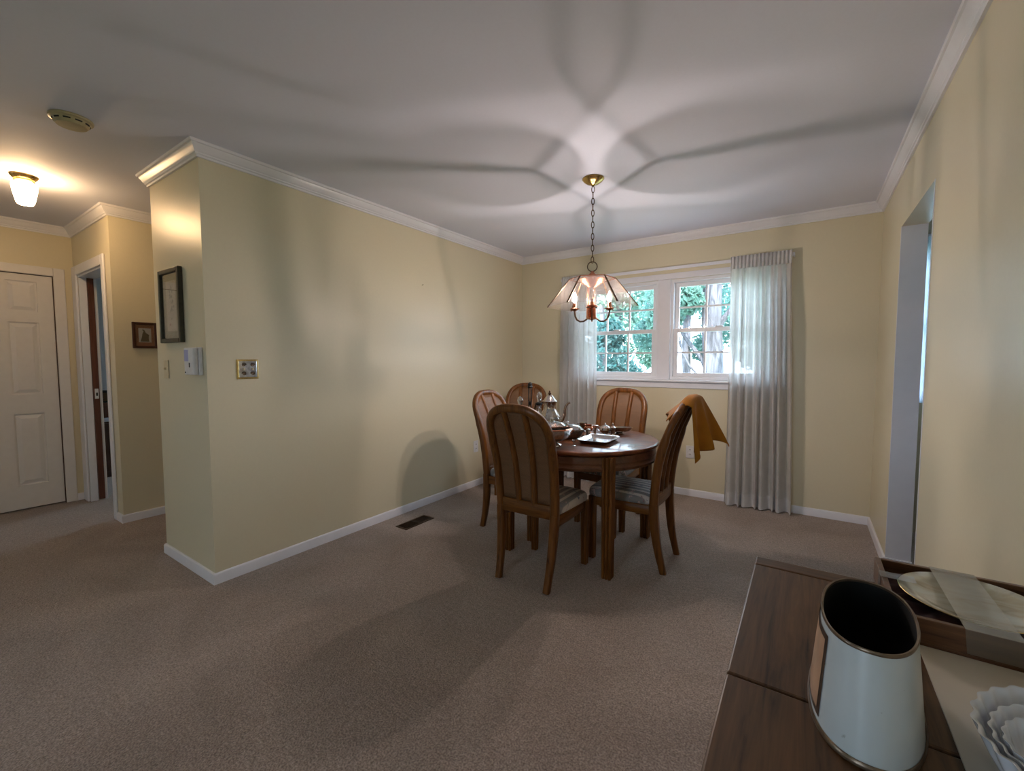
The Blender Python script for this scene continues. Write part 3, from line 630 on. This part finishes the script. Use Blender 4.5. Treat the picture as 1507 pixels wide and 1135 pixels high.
for q in range(6):
    a0 = CD-PI/6+q*PI/3+.012; a1 = a0+PI/3-.024
    def pt(a, r, z, dz=0.0): return (r*math.cos(a), r*math.sin(a), z+dz)
    n = Vector((math.cos((a0+a1)/2), math.sin((a0+a1)/2), .8)).normalized()*.0022
    rg = []
    for sg in (-1, 1):
        rg.append([Vector(p)+n*sg for p in (pt(a0, RB, ZB), pt(a1, RB, ZB), pt(a1, RT, ZT), pt(a0, RT, ZT))])
    gp = MB().rings(rg).build('glass_panel', M_SMOKE, la, smooth=False)
    for aa in (a0, a1):
        MB().tube([pt(aa, RT, ZT), pt(aa, RB, ZB)], .0036, 6).build('panel_edge', M_DARKMETAL, gp)
    for tt in (.16, .34):
        cpt = Vector(pt(a0, RT+(RB-RT)*tt, ZT+(ZB-ZT)*tt)); MB().lathe([(.001, -.005), (.005, -.004), (.005, .004), (.001, .005)], c=tuple(cpt), seg=8).build('clip', M_DARKMETAL, gp)
MB().tube([(RT*math.cos(CD-PI/6+i*PI/3), RT*math.sin(CD-PI/6+i*PI/3), ZT) for i in range(6)], .004, 6, True).build('shade_ring', M_COPPER, la)

# ------------------------------------------------------------------ curtains and rod
def curtain(label, x0, x1, xb0, xb1, n, seed):
    c = thing('curtain', label, 'curtain', ((x0+x1)/2, -.09, 0)); X0 = (x0+x1)/2
    rnd = random.Random(seed); ph = [rnd.uniform(-.5, .5) for _ in range(n+2)]; am = [rnd.uniform(.55, 1.25) for _ in range(n+2)]
    def wave(u, v):
        k = u*n; i = int(k); f = k-i
        w = math.sin(2*PI*(k+ph[i]*(1-f)*.0+ .12*math.sin(3*k+seed)))
        return w*(am[i]*(1-f)+am[i+1]*f)
    def fn(u, v):
        xa = x0+(xb0-x0)*v; xe = x1+(xb1-x1)*v
        x = xa+(xe-xa)*u + .010*math.sin(2*PI*u*n*.5+2*v+seed)*v; y = .040*wave(u, v)*(.35+.65*min(1, v*5)) + .012*math.sin(5*u+3*v+seed)*v
        return (x-X0, y, 2.045-2.033*v)
    MB().grid(n*12, 26, fn).build('panel', M_CURT, c, ang=80)
    def fh(u, v):
        return (x0+(x1-x0)*u-X0, .010*math.sin(2*PI*u*n*2)-.003, 2.150-.105*v)
    MB().grid(n*24, 3, fh).build('heading', M_CURTH, c, ang=80, solid=.004)
    def hem(u, v):
        p_ = fn(u, .945+.055*v); return (p_[0], p_[1]-.002, p_[2])
    MB().grid(n*12, 3, hem).build('hem', M_CURTH, c, ang=80)
    return c
curtain('pleated white sheer curtain between the window and the kitchen opening', 2.18, 2.622, 2.175, 2.675, 8, 1)
curtain('pleated white sheer curtain between the window and the plain yellow wall', .56, .955, .545, .965, 7, 5)
rd = thing('curtain_rod', 'white curtain rod mounted across the top of the window', 'curtain rod', (1.6, 0, 2.12))
MB().box((-1.06, -.078, -.014), (1.04, -.066, .014)).build('rail', M_TRIM, rd, smooth=False, bev=.003)
for x in (-1.06, 1.028): MB().box((x, -.066, -.012), (x+.012, -.001, .012)).build('bracket', M_TRIM, rd, smooth=False)

# ------------------------------------------------------------------ things on walls and ceiling
hl = thing('ceiling_lamp', 'lit white glass ceiling lamp with brass base in the hall', 'lamp', (-1.380, -3.665, ZC))
MB().lathe([(.004, -.001), (.063, -.001), (.065, -.006), (.058, -.016), (.048, -.026), (.048, -.036), (.042, -.044), (.004, -.046)], seg=48).build('base', M_BRASS, hl)
MB().lathe([(.040, -.045), (.058, -.050), (.060, -.066), (.055, -.105), (.046, -.150), (.040, -.172), (.034, -.180), (.004, -.180)], seg=10).build('glass_shade', M_HALLGLASS, hl, ang=15)
sd = thing('smoke_detector', 'round yellowed smoke detector on the ceiling', 'smoke detector', (-.228, -3.662, ZC)); sd.scale = (.92, .92, .92)
M_YEL = plain('yellowed_plastic', (.42, .36, .21), .35)
MB().lathe([(.002, -.001), (.086, -.001), (.088, -.006), (.086, -.012), (.076, -.016), (.066, -.034), (.060, -.040), (.002, -.042)], seg=56).build('body', M_YEL, sd)
for i in range(10):
    a = 2*PI*i/10; a2 = a+.4
    MB().rings([[(r*math.cos(q), r*math.sin(q), zz) for r, zz in ((.0722, -.0215), (.0745, -.0215), (.0717, -.0275), (.0695, -.0275))] for q in (a, a+.13, a+.27, a2)]).build('slot', M_BLACK, sd)

pf = thing('framed_calligraphy', 'tall narrow picture in a dark bamboo-style frame above the wall intercom', 'picture', (-.430, -L, 1.60))
def frame(parent, w, h, t, d, mat, axis='y'):
    for (a0, a1, z0, z1) in ((-w/2, -w/2+t, -h/2, h/2), (w/2-t, w/2, -h/2, h/2), (-w/2+t, w/2-t, h/2-t, h/2), (-w/2+t, w/2-t, -h/2, -h/2+t)):
        mb = MB()
        if axis == 'y': mb.box((a0, -d, z0), (a1, -.001, z1))
        else: mb.box((.001, a0, z0), (d, a1, z1))
        mb.build('frame_bar', mat, parent, smooth=False, bev=.004)
M_FRAME = plain('dark_green_black_frame', (.032, .030, .018), .35, nscale=60, var=.3)
frame(pf, .315, .440, .026, .026, M_FRAME)
MB().box((-.128, -.010, -.19), (.128, -.002, .19)).build('mat_board', plain('grey_green_mat', (.30, .285, .20), .7), pf, smooth=False)
MB().box((-.072, -.0125, -.150), (.072, -.0105, .150)).build('paper', M_PAPER, pf, smooth=False)
rn = random.Random(3)
ik = MB()
for (cx, cz, nn) in ((.0, .085, 7), (.01, .0, 5), (-.01, -.055, 4)):
    for i in range(nn):
        x = cx+rn.uniform(-.03, .03); z = cz+rn.uniform(-.035, .035); a = rn.uniform(-.9, .9); l = rn.uniform(.010, .024)
        ik.tube([(x-l*math.sin(a)*.5, -.0128, z-l*math.cos(a)*.5), (x+.003, -.0128, z), (x+l*math.sin(a)*.5, -.0128, z+l*math.cos(a)*.5)], [.0008, .0022, .0006], 5)
ik.build('ink_marks', plain('ink', (.05, .04, .035), .6), pf)
MB().box((-.03, -.0132, -.118), (-.018, -.0124, -.104)).build('seal', plain('red_seal', (.3, .05, .03), .6), pf, smooth=False)
MB().box((-.130, -.0165, -.194), (.130, -.0150, .194)).build('glazing', M_PANE, pf, smooth=False)

sp = thing('framed_print', 'small square picture with brick red mat and dark red frame on the hall wall', 'picture', (-H, -3.024, 1.474))
frame(sp, .160, .206, .020, .018, plain('dark_red_frame', (.045, .012, .008), .3), 'x')
MB().box((.002, -.062, -.085), (.008, .062, .085)).build('mat_board', plain('brick_mat', (.24, .085, .05), .7), sp, smooth=False)
MB().box((.0082, -.040, -.056), (.0095, .040, .056)).build('print', plain('pale_print', (.46, .46, .48), .6), sp, smooth=False)
bd = [(-.030, -.050), (.026, -.050), (.022, -.020), (.026, .004), (.014, .012), (.004, .022), (-.002, .040), (-.014, .048), (-.016, .040), (-.008, .032), (-.016, .012), (-.020, -.014)]
MB().rings([[(.0096, y, z) for y, z in bd], [(.0104, y, z) for y, z in bd]]).build('dark_shape', plain('print_ink', (.07, .06, .045), .6), sp, smooth=False)
MB().box((.011, -.060, -.083), (.012, .060, .083)).build('glazing', M_PANE, sp, smooth=False)

sw = thing('light_switch', 'ivory light switch plate below the tall picture', 'light switch', (-.580, -L, 1.218))
MB().box((-.036, -.006, -.058), (.036, -.001, .058)).build('plate', M_IVORY, sw, smooth=False, bev=.003)
MB().box((-.006, -.018, -.004), (.006, -.006, .010)).build('toggle', M_IVORY, sw, smooth=False, bev=.002)
ic = thing('wall_intercom', 'white plastic intercom unit with lilac label beside the light switch', 'intercom', (-.160, -L, 1.268))
MB().box((-.090, -.020, -.078), (.120, -.001, .078)).build('base', M_WPLAST, ic, smooth=False, bev=.004)
MB().box((.040, -.046, -.076), (.112, -.020, .076)).build('handset', M_WPLAST, ic, smooth=False, bev=.008)
MB().box((-.082, -.0215, .000), (.010, -.020, .066)).build('label_patch', M_LILAC, ic, smooth=False)
MB().box((.054, -.0475, -.034), (.066, -.046, -.008)).build('slot', M_BLACK, ic, smooth=False)
MB().box((-.080, -.0215, -.068), (-.068, -.020, -.060)).build('button', M_BLACK, ic, smooth=False)
ds = thing('switch_plate', 'square silvered double switch plate with scrollwork near the wall corner', 'switch plate', (0, -3.009, 1.2205))
MB().box((.001, -.061, -.058), (.005, .061, .058)).build('plate', M_BRASS, ds, smooth=False, bev=.002)
MB().box((.005, -.050, -.048), (.008, .050, .048)).build('face', plain('mirrored_plate', (.55, .53, .50), .12, 1.0, nscale=40, var=.35), ds, smooth=False, bev=.002)
for yy in (-.022, .026):
    for zz in (-.026, .026):
        MB().tube([(.010, yy+.012*(1-i/22)*math.cos(i*.55)*(1 if zz > 0 else -1), zz+.012*(1-i/22)*math.sin(i*.55)) for i in range(20)], .0022, 5).build('scroll', M_DARKMETAL, ds)
    MB().box((.008, yy-.004, -.006), (.017, yy+.004, .008)).build('toggle', M_IVORY, ds, smooth=False, bev=.002)
def outlet(label, loc, axis):
    o = thing('wall_outlet', label, 'outlet', loc)
    def bx(a0, a1, z0, z1, d0, d1, nm, mat, par=o, bev=0):
        mb = MB()
        if axis == 'y': mb.box((a0, -d1, z0), (a1, -d0, z1))
        else: mb.box((d0, a0, z0), (d1, a1, z1))
        return mb.build(nm, mat, par, smooth=False, bev=bev)
    bx(-.036, .036, -.058, .058, .001, .006, 'plate', M_WPLAST, bev=.003)
    for zz in (-.022, .022):
        f = bx(-.016, .016, zz-.014, zz+.014, .006, .008, 'socket', M_WPLAST, bev=.002)
        for xx in (-.006, .006): bx(xx-.0015, xx+.0015, zz-.005, zz+.006, .008, .0086, 'slot', M_BLACK, f)
outlet('white outlet under the window behind the draped chair', (1.868, 0, .414), 'y')
outlet('white outlet low on the plain yellow wall behind a dining chair', (0, -.871, .403), 'x')
nl = MB().tube([(0.0, -1.584, 1.914), (.018, -1.584, 1.918)], .002, 6).build('picture_nail', M_DARKMETAL); tag(nl, 'bare nail left in the long yellow wall', 'nail')
vt = thing('floor_vent', 'brown metal floor vent in the carpet along the yellow wall', 'vent', (.243, -1.923, 0))
MB().box((-.060, -.148, .001), (-.046, .148, .006)).box((.046, -.148, .001), (.060, .148, .006)).box((-.046, -.148, .001), (.046, -.134, .006)).box((-.046, .134, .001), (.046, .148, .006)).box((-.046, -.004, .001), (.046, .004, .006)).build('frame', M_DARKMETAL, vt, smooth=False, bev=.001)
MB().box((-.046, -.134, .0005), (.046, .134, .0015)).build('well', M_BLACK, vt, smooth=False)
for i in range(7):
    x = -.040+.0133*i
    for a, b_ in ((-.134, -.004), (.004, .134)): MB().box((x-.0015, a, .0015), (x+.0015, b_, .0052)).build('louver', M_DARKMETAL, vt, smooth=False)

# ------------------------------------------------------------------ sideboard in front with its things
BZ = .740; BX0, BX1, BY0, BY1 = 2.651, 3.166, -4.12, -2.932
bf = thing('sideboard', 'dark brown wooden sideboard with plank top against the yellow wall', 'sideboard', ((BX0+BX1)/2, (BY0+BY1)/2, 0))
ox, oy = (BX0+BX1)/2, (BY0+BY1)/2
for a, b_ in ((BY1-.052, BY1), (-3.4615, BY1-.0535), (-3.80, -3.4645), (BY0+.052, -3.8015), (BY0, BY0+.0505)):
    end = (b_-a) < .06
    MB().box((BX0-ox, a-oy, BZ-.024), (BX1-ox, b_-oy, BZ)).build('top_board', BUF['x'] if end else BUF['y'], bf, smooth=False, bev=.004)
MB().box((BX0+.004-ox, BY0+.004-oy, BZ-.036), (BX1-.004-ox, BY1-.004-oy, BZ-.0245)).build('top_molding', BUF['y'], bf, smooth=False, bev=.003)
MB().box((BX0+.028-ox, BY0+.02-oy, .07), (BX1-ox, BY1-.02-oy, BZ-.037)).build('body', BUF['z'], bf, smooth=False)
MB().box((BX0+.045-ox, BY0+.03-oy, .0), (BX1-ox, BY1-.03-oy, .07)).build('plinth', BUF['y'], bf, smooth=False)
for i in range(3):
    y0 = BY0+.035+i*.373; y1 = y0+.365
    dw = MB().box((BX0+.010-ox, y0-oy, .56), (BX0+.027-ox, y1-oy, .69)).build('drawer', BUF['y'], bf, smooth=False, bev=.004)
    MB().lathe([(.004, 0), (.008, .006), (.015, .014), (.012, .022), (.002, .024)], seg=16).build('knob', M_BRASS, dw).rotation_euler = (0, -PI/2, 0)
    dw.children[0].location = (BX0+.010-ox, (y0+y1)/2-oy, .625)
    dd = MB().box((BX0+.010-ox, y0-oy, .09), (BX0+.027-ox, y1-oy, .545)).build('door', BUF['z'], bf, smooth=False, bev=.004)
    MB().lathe([(.004, 0), (.008, .006), (.015, .014), (.012, .022), (.002, .024)], seg=16).build('knob', M_BRASS, dd).rotation_euler = (0, -PI/2, 0)
    dd.children[0].location = (BX0+.010-ox, y1-.04-oy, .36)

# oval tin with painted panel
vz = BZ+.001; VX, VY = 2.838, -3.412
tin = thing('oval_tin', 'tapered oval white metal tin with brown rims and dark empty inside', 'tin', (VX, VY, vz), math.radians(-4))
VH = .142
def ov(z, off=0.0, n=72):
    t = z/VH; ax = .069+(.057-.069)*t+off; ay = .147+(.116-.147)*t+off; out = []
    for i in range(n):
        a = 2*PI*i/n; c, s_ = math.cos(a), math.sin(a); e = .86
        out.append((ax*math.copysign(abs(c)**e, c), ay*math.copysign(abs(s_)**e, s_), z))
    return out
def tin_paint():
    m, nt, b_ = new_mat('worn_white_enamel'); b_.inputs['Roughness'].default_value = .28; b_.inputs['Coat Weight'].default_value = .3
    v = coords(nt); n = N(nt, 'TexNoise', Scale=9.0, Detail=5.0); nt.links.new(v, n.inputs[0])
    n2 = N(nt, 'TexNoise', Scale=60.0, Detail=4.0); nt.links.new(v, n2.inputs[0])
    c1 = ramp(nt, n.outputs['Fac'], [(.3, (.47, .52, .54)), (.7, (.58, .62, .63))]); f = ramp(nt, n2.outputs['Fac'], [(.70, (0, 0, 0)), (.76, (1, 1, 1))])
    mm = N(nt, 'Mix', data_type='RGBA'); nt.links.new(f, mm.inputs[0]); nt.links.new(c1, mm.inputs[6]); mm.inputs[7].default_value = (.25, .25, .23, 1)
    nt.links.new(mm.outputs[2], b_.inputs['Base Color']); return m
MB().rings([ov(.004), ov(.03), ov(.07), ov(.11), ov(VH)], True, False, False).build('shell', tin_paint(), tin, ang=60)
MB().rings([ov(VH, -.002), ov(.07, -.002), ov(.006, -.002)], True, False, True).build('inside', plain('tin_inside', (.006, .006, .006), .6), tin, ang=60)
M_RIMB = plain('brown_gilt_rim', (.17, .12, .08), .3, .6, nscale=50, var=.3)
MB().rings([ov(VH-.003, .0006), ov(VH, .0016), ov(VH+.0018, .0006), ov(VH+.001, -.002), ov(VH-.003, -.0024)], True, False, False).build('top_rim', M_RIMB, tin, ang=60)
MB().rings([ov(0, -.004), ov(0, .0016), ov(.004, .0028), ov(.0075, .0008)], True, True, False).build('bottom_rim', M_RIMB, tin, ang=60)
def patch(a0, a1, z0, z1, off, nm, mat):
    def fn(u, v):
        a = a0+(a1-a0)*u; z = z0+(z1-z0)*v; t = z/VH; ax = .069+(.057-.069)*t+off; ay = .147+(.116-.147)*t+off; c, s_ = math.cos(a), math.sin(a); e = .86
        return (ax*math.copysign(abs(c)**e, c), ay*math.copysign(abs(s_)**e, s_), z)
    MB().grid(20, 6, fn).build(nm, mat, tin, ang=60)
patch(PI-.60, PI+.74, .014, .128, .0007, 'panel_border', plain('panel_border_brown', (.055, .03, .018), .4))
patch(PI-.54, PI+.66, .022, .120, .0013, 'painted_panel', plain('painted_panel_tan', (.42, .25, .15), .45, nscale=14, var=.25))

# presentation box with plate
bx = thing('presentation_box', 'open wooden presentation box lined with dark satin at the end of the sideboard', 'box', (3.032, -3.047, BZ+.001))
bw, bh, bhz = .133, .140, .052
MB().box((-bw, -bh, 0), (bw, bh, .006)).build('bottom', M_BOXWOOD, bx, smooth=False)
for a, b_ in (((-bw, -bh, .006), (-bw+.011, bh, bhz)), ((bw-.011, -bh, .006), (bw, bh, bhz)), ((-bw+.011, -bh, .006), (bw-.011, -bh+.011, bhz)), ((-bw+.011, bh-.011, .006), (bw-.011, bh, bhz))):
    MB().box(a, b_).build('side', M_BOXWOOD, bx, smooth=False, bev=.0015)
MB().grid(40, 40, lambda u, v: (-bw+.0115+(2*bw-.023)*u, -bh+.0115+(2*bh-.023)*v, .024+.007*math.sin(17*u+5*math.sin(6*v))*math.sin(13*v+2*u))).build('satin_lining', M_VELVET, bx, ang=80)
def plate_mat():
    m, nt, b_ = new_mat('printed_porcelain'); b_.inputs['Roughness'].default_value = .15; b_.inputs['Coat Weight'].default_value = .4
    v = coords(nt, (9, 22, 1)); n = N(nt, 'TexNoise', Scale=1.0, Detail=5.0, Distortion=1.0); nt.links.new(v, n.inputs[0])
    nt.links.new(ramp(nt, n.outputs['Fac'], [(.30, (.19, .14, .085)), (.40, (.36, .33, .24)), (.52, (.44, .43, .34)), (.72, (.50, .50, .43))]), b_.inputs['Base Color']); return m
pt_ = thing('collector_plate', 'round cream collector plate lying in the wooden box', 'plate', (3.041, -3.030, BZ+.034))
MB().lathe([(.002, .0), (.070, .0), (.085, .004), (.112, .012), (.114, .014), (.112, .0155), (.086, .0075), (.072, .0045), (.002, .0045)], seg=72).build('body', plate_mat(), pt_, ang=60)
MB().lathe([(.1135, .0136), (.1145, .0142), (.1135, .0150)], seg=72, cap0=False, cap1=False).build('gilt_edge', M_BRASS, pt_)
tp = MB().grid(2, 24, lambda u, v: (-.036+.074*u, (-.1425+.283*v), bhz+.0015 if v < .08 or v > .92 else bhz+.0008))
tp.grid(2, 6, lambda u, v: (-.036+.074*u+.004*v, -.1415, bhz+.001-.044*v)).grid(2, 3, lambda u, v: (-.036+.074*u, .1415, bhz+.001-.02*v))
tp.build('tape', M_TAPE, bx)
MB().grid(6, 2, lambda u, v: (-.1345+.06*u, .020+.034*v, bhz+.0014)).grid(3, 2, lambda u, v: (-.1345, .020+.034*v, bhz+.0014-.03*u)).build('tape', M_TAPE, bx)
cd = MB().box((2.935, -3.92, BZ+.0005), (3.160, -3.1895, BZ+.0035)).build('card_sheet', M_CARD, None, smooth=False); tag(cd, 'flat cream card sheet lying on the sideboard under the fluted dishes', 'card')
def dish(label, x, y, z, ax, ay, h, rz, n):
    o = thing('fluted_dish', label, 'dish', (x, y, z), rz, 'nested fluted dishes')
    def ring(k, zz, fl_): return [(ax*k*math.cos(a)*(1+fl_*math.cos(n*a)), ay*k*math.sin(a)*(1+fl_*math.cos(n*a)), zz) for a in [2*PI*i/(n*10) for i in range(n*10)]]
    MB().rings([ring(.70, 0, .012), ring(.74, .004, .02), ring(.90, h*.6, .018), ring(1.0, h, .024), ring(1.012, h+.002, .024), ring(.96, h+.001, .024), ring(.86, h*.6, .018), ring(.70, .007, .015), ring(.1, .006, 0)]).build('body', M_PORC, o, ang=70)
dish('largest white fluted porcelain dish at the bottom of the nest', 3.038, -3.452, BZ+.004, .115, .088, .055, math.radians(-115), 22)
dish('middle white fluted porcelain dish nested inside the largest', 3.028, -3.466, BZ+.011, .084, .066, .046, math.radians(-115), 20)
dish('smallest white fluted porcelain dish on top of the nest', 3.016, -3.476, BZ+.018, .058, .046, .040, math.radians(-115), 18)

# ------------------------------------------------------------------ bedroom seen through the doorway
vn = thing('low_cabinet', 'low dark wooden cabinet with pale top in the room behind the doorway', 'cabinet', (-3.83, -2.62, 0))
MB().box((-.30, -.32, .0), (.29, .32, .61)).build('body', M_DARKWOOD, vn, smooth=False)
MB().box((-.32, -.34, .61), (.31, .34, .64)).build('top', plain('pale_top', (.55, .56, .66), .3), vn, smooth=False, bev=.004)
for i in range(2):
    dd = MB().box((.29, -.31+i*.315, .06), (.305, -.005+i*.315, .59)).build('door', M_DARKWOOD, vn, smooth=False, bev=.004)
    MB().box((.305, -.05+i*.08, .30), (.315, -.04+i*.08, .40)).build('handle', M_BRASS, dd, smooth=False)
wb_ = thing('wooden_chest', 'small brown wooden chest standing on the low cabinet', 'chest', (-3.80, -2.76, .6405))
MB().box((-.14, -.12, 0), (.14, .12, .13)).build('case', M_MAHOG, wb_, smooth=False, bev=.004)
MB().box((-.145, -.125, .13), (.145, .125, .165)).build('lid', M_MAHOG, wb_, smooth=False, bev=.006)
rb = thing('radio', 'small black radio on top of the wooden chest', 'radio', (-3.80, -2.76, .806))
MB().box((-.10, -.10, 0), (.10, .10, .13)).build('case', M_BLACK, rb, smooth=False, bev=.006)
MB().box((.10, -.08, .02), (.103, .08, .11)).build('grille', M_DARKMETAL, rb, smooth=False)

# ------------------------------------------------------------------ outdoors
struct(MB().box((-30, .25, -.9), (30, 40, -.6)), 'ground_lawn', plain('lawn', (.14, .20, .14), .9, nscale=3, var=.4), smooth=False)
struct(MB().box((-30, -40, -.9), (30, YR-.25, -.6)), 'ground_front_lawn', plain('front_lawn', (.09, .15, .05), .9, nscale=3, var=.4), smooth=False)
def bark():
    m, nt, b_ = new_mat('furrowed_bark'); b_.inputs['Roughness'].default_value = .9
    v = coords(nt, (14, 14, 2.2)); n = N(nt, 'TexNoise', Scale=1.0, Detail=6.0, Distortion=.8); nt.links.new(v, n.inputs[0])
    nt.links.new(ramp(nt, n.outputs['Fac'], [(.35, (.035, .035, .042)), (.65, (.13, .13, .155))]), b_.inputs['Base Color']); bump(nt, b_, n.outputs['Fac'], .9, .05); return m
M_BARK = bark()
def leafmat(name, c, tr):
    m = plain(name, c, .5, nscale=2, var=.35); nt = m.node_tree; b_ = nt.nodes['Principled BSDF']; t = N(nt, 'BsdfTranslucent'); t.inputs['Color'].default_value = (*tr, 1)
    mx = N(nt, 'MixShader'); mx.inputs[0].default_value = .5; nt.links.new(b_.outputs[0], mx.inputs[1]); nt.links.new(t.outputs[0], mx.inputs[2]); nt.links.new(mx.outputs[0], nt.nodes['Material Output'].inputs['Surface']); return m
LM = [leafmat('leaf_mid', (.055, .135, .125), (.085, .215, .195)), leafmat('leaf_bluegreen', (.032, .098, .100), (.05, .165, .16)), leafmat('leaf_light', (.10, .20, .165), (.155, .30, .245))]
def leaves(blobs, count, size, seed):
    rnd = random.Random(seed); mb = MB()
    for _ in range(count):
        cx, cy, cz, r = rnd.choice(blobs)
        d_ = Vector((rnd.gauss(0, 1), rnd.gauss(0, 1), rnd.gauss(0, 1))).normalized()*r*rnd.uniform(.25, 1)**.5
        p = Vector((cx, cy, cz))+d_; s_ = size*rnd.uniform(.6, 1.3)
        u = Vector((rnd.uniform(-1, 1), rnd.uniform(-1, 1), rnd.uniform(-1, 1))).normalized(); w = u.cross(Vector((rnd.uniform(-1, 1), rnd.uniform(-1, 1), rnd.uniform(-1, 1)))).normalized()
        mb.add([p-u*s_, p+w*s_*.45, p+u*s_, p-w*s_*.45+u.cross(w)*s_*.2], [(0, 1, 2, 3)])
    return mb
def tree(name, label, x, y, r, h, lean, blobs, count, mat, seed, size=.07, branches=()):
    t = thing(name, label, 'tree', (x, y, -.6), 0, 'trees outside the dining window')
    MB().tube([(lean*i/8*h+.04*math.sin(i*1.3), .03*math.sin(i*1.9), h*i/8) for i in range(9)], [r*(1.25 if i == 0 else 1-.045*i) for i in range(9)], 14).build('trunk', M_BARK, t)
    for (p0, p1, br) in branches:
        p0 = Vector(p0); p1 = Vector(p1); MB().tube([p0.lerp(p1, i/5)+Vector((.05*math.sin(i*2), 0, .06*math.sin(i*1.4))) for i in range(6)], [br*(1-.13*i) for i in range(6)], 8).build('branch', M_BARK, t)
    f = leaves(blobs, count, size, seed).build('foliage', mat, t, smooth=False); f['kind'] = 'stuff'
tree('large_tree', 'thick grey-barked tree standing outside the dining window', 1.27, 4.6, .20, 7.0, .0,
     [(-.7, -.2, 3.3, .55), (.9, .3, 3.6, .7), (-.2, .4, 4.6, 1.2), (-.9, 0, 2.7, .35), (.7, -.5, 2.6, .35), (-.4, -.4, 3.0, .30)], 6500, LM[2], 11, branches=[((0, 0, 1.4), (-1.1, -.2, 3.6), .05), ((0, 0, 2.4), (1.2, .2, 4.0), .06), ((-.1, -.1, 1.2), (-.7, -.3, 2.6), .03)])
tree('slim_tree', 'slender leafy tree between the thick trunk and the bushy tree', .12, 7.6, .12, 6.0, .02,
     [(-.5, 0, 3.3, .7), (.5, .2, 3.7, .8), (-1.0, .3, 2.6, .5), (.3, -.3, 4.6, .9), (.5, 0, 2.2, .4)], 5200, LM[0], 12, branches=[((0, 0, 2.0), (-1.0, 0, 3.4), .04)])
tree('bushy_tree', 'blue-green bushy tree low behind the left half of the window', -.80, 4.3, .08, 3.0, .0,
     [(0, 0, 1.8, .60), (.45, -.1, 1.5, .45), (-.5, .2, 1.7, .6), (.1, .1, 2.4, .35)], 5200, LM[1], 13, .06)
tree('far_tree', 'pale green tree far behind the bushy tree outside the window', -3.3, 12.0, .2, 7.0, .0,
     [(0, 0, 3.0, 1.2), (1.2, .2, 3.6, 1.1), (-1.2, 0, 4.0, 1.3), (.4, .3, 4.8, 1.2), (1.4, 0, 2.2, .7)], 6000, LM[2], 14, .11)
tree('far_tree', 'dark green tree far away behind the thick trunk', 1.2, 14.5, .2, 7.0, .0,
     [(0, 0, 2.4, 1.0), (1.0, .2, 3.4, 1.2), (-1.0, 0, 3.6, 1.1), (.2, .3, 4.6, 1.3)], 6000, LM[0], 15, .11)
for i, (x, y, s_) in enumerate([(.45, 4.0, .62), (2.4, 5.6, .6), (-2.4, 5.8, .8)]):
    sh = thing('shrub', ['low rounded shrub on the lawn in front of the slender tree', 'low rounded shrub to the side of the thick trunk', 'wide low shrub beside the bushy tree'][i], 'shrub', (x, y, -.6), 0, 'shrubs outside the dining window')
    f = leaves([(0, 0, s_*1.3, s_), (s_*.6, 0, s_*.8, s_*.7), (-s_*.6, .1, s_*.9, s_*.7)], 2200, .055, 20+i).build('foliage', LM[i % 3], sh, smooth=False); f['kind'] = 'stuff'
    MB().tube([(0, 0, 0), (.03, 0, s_), (0, .02, s_*1.5)], [.03, .02, .01], 6).build('stem', M_BARK, sh)
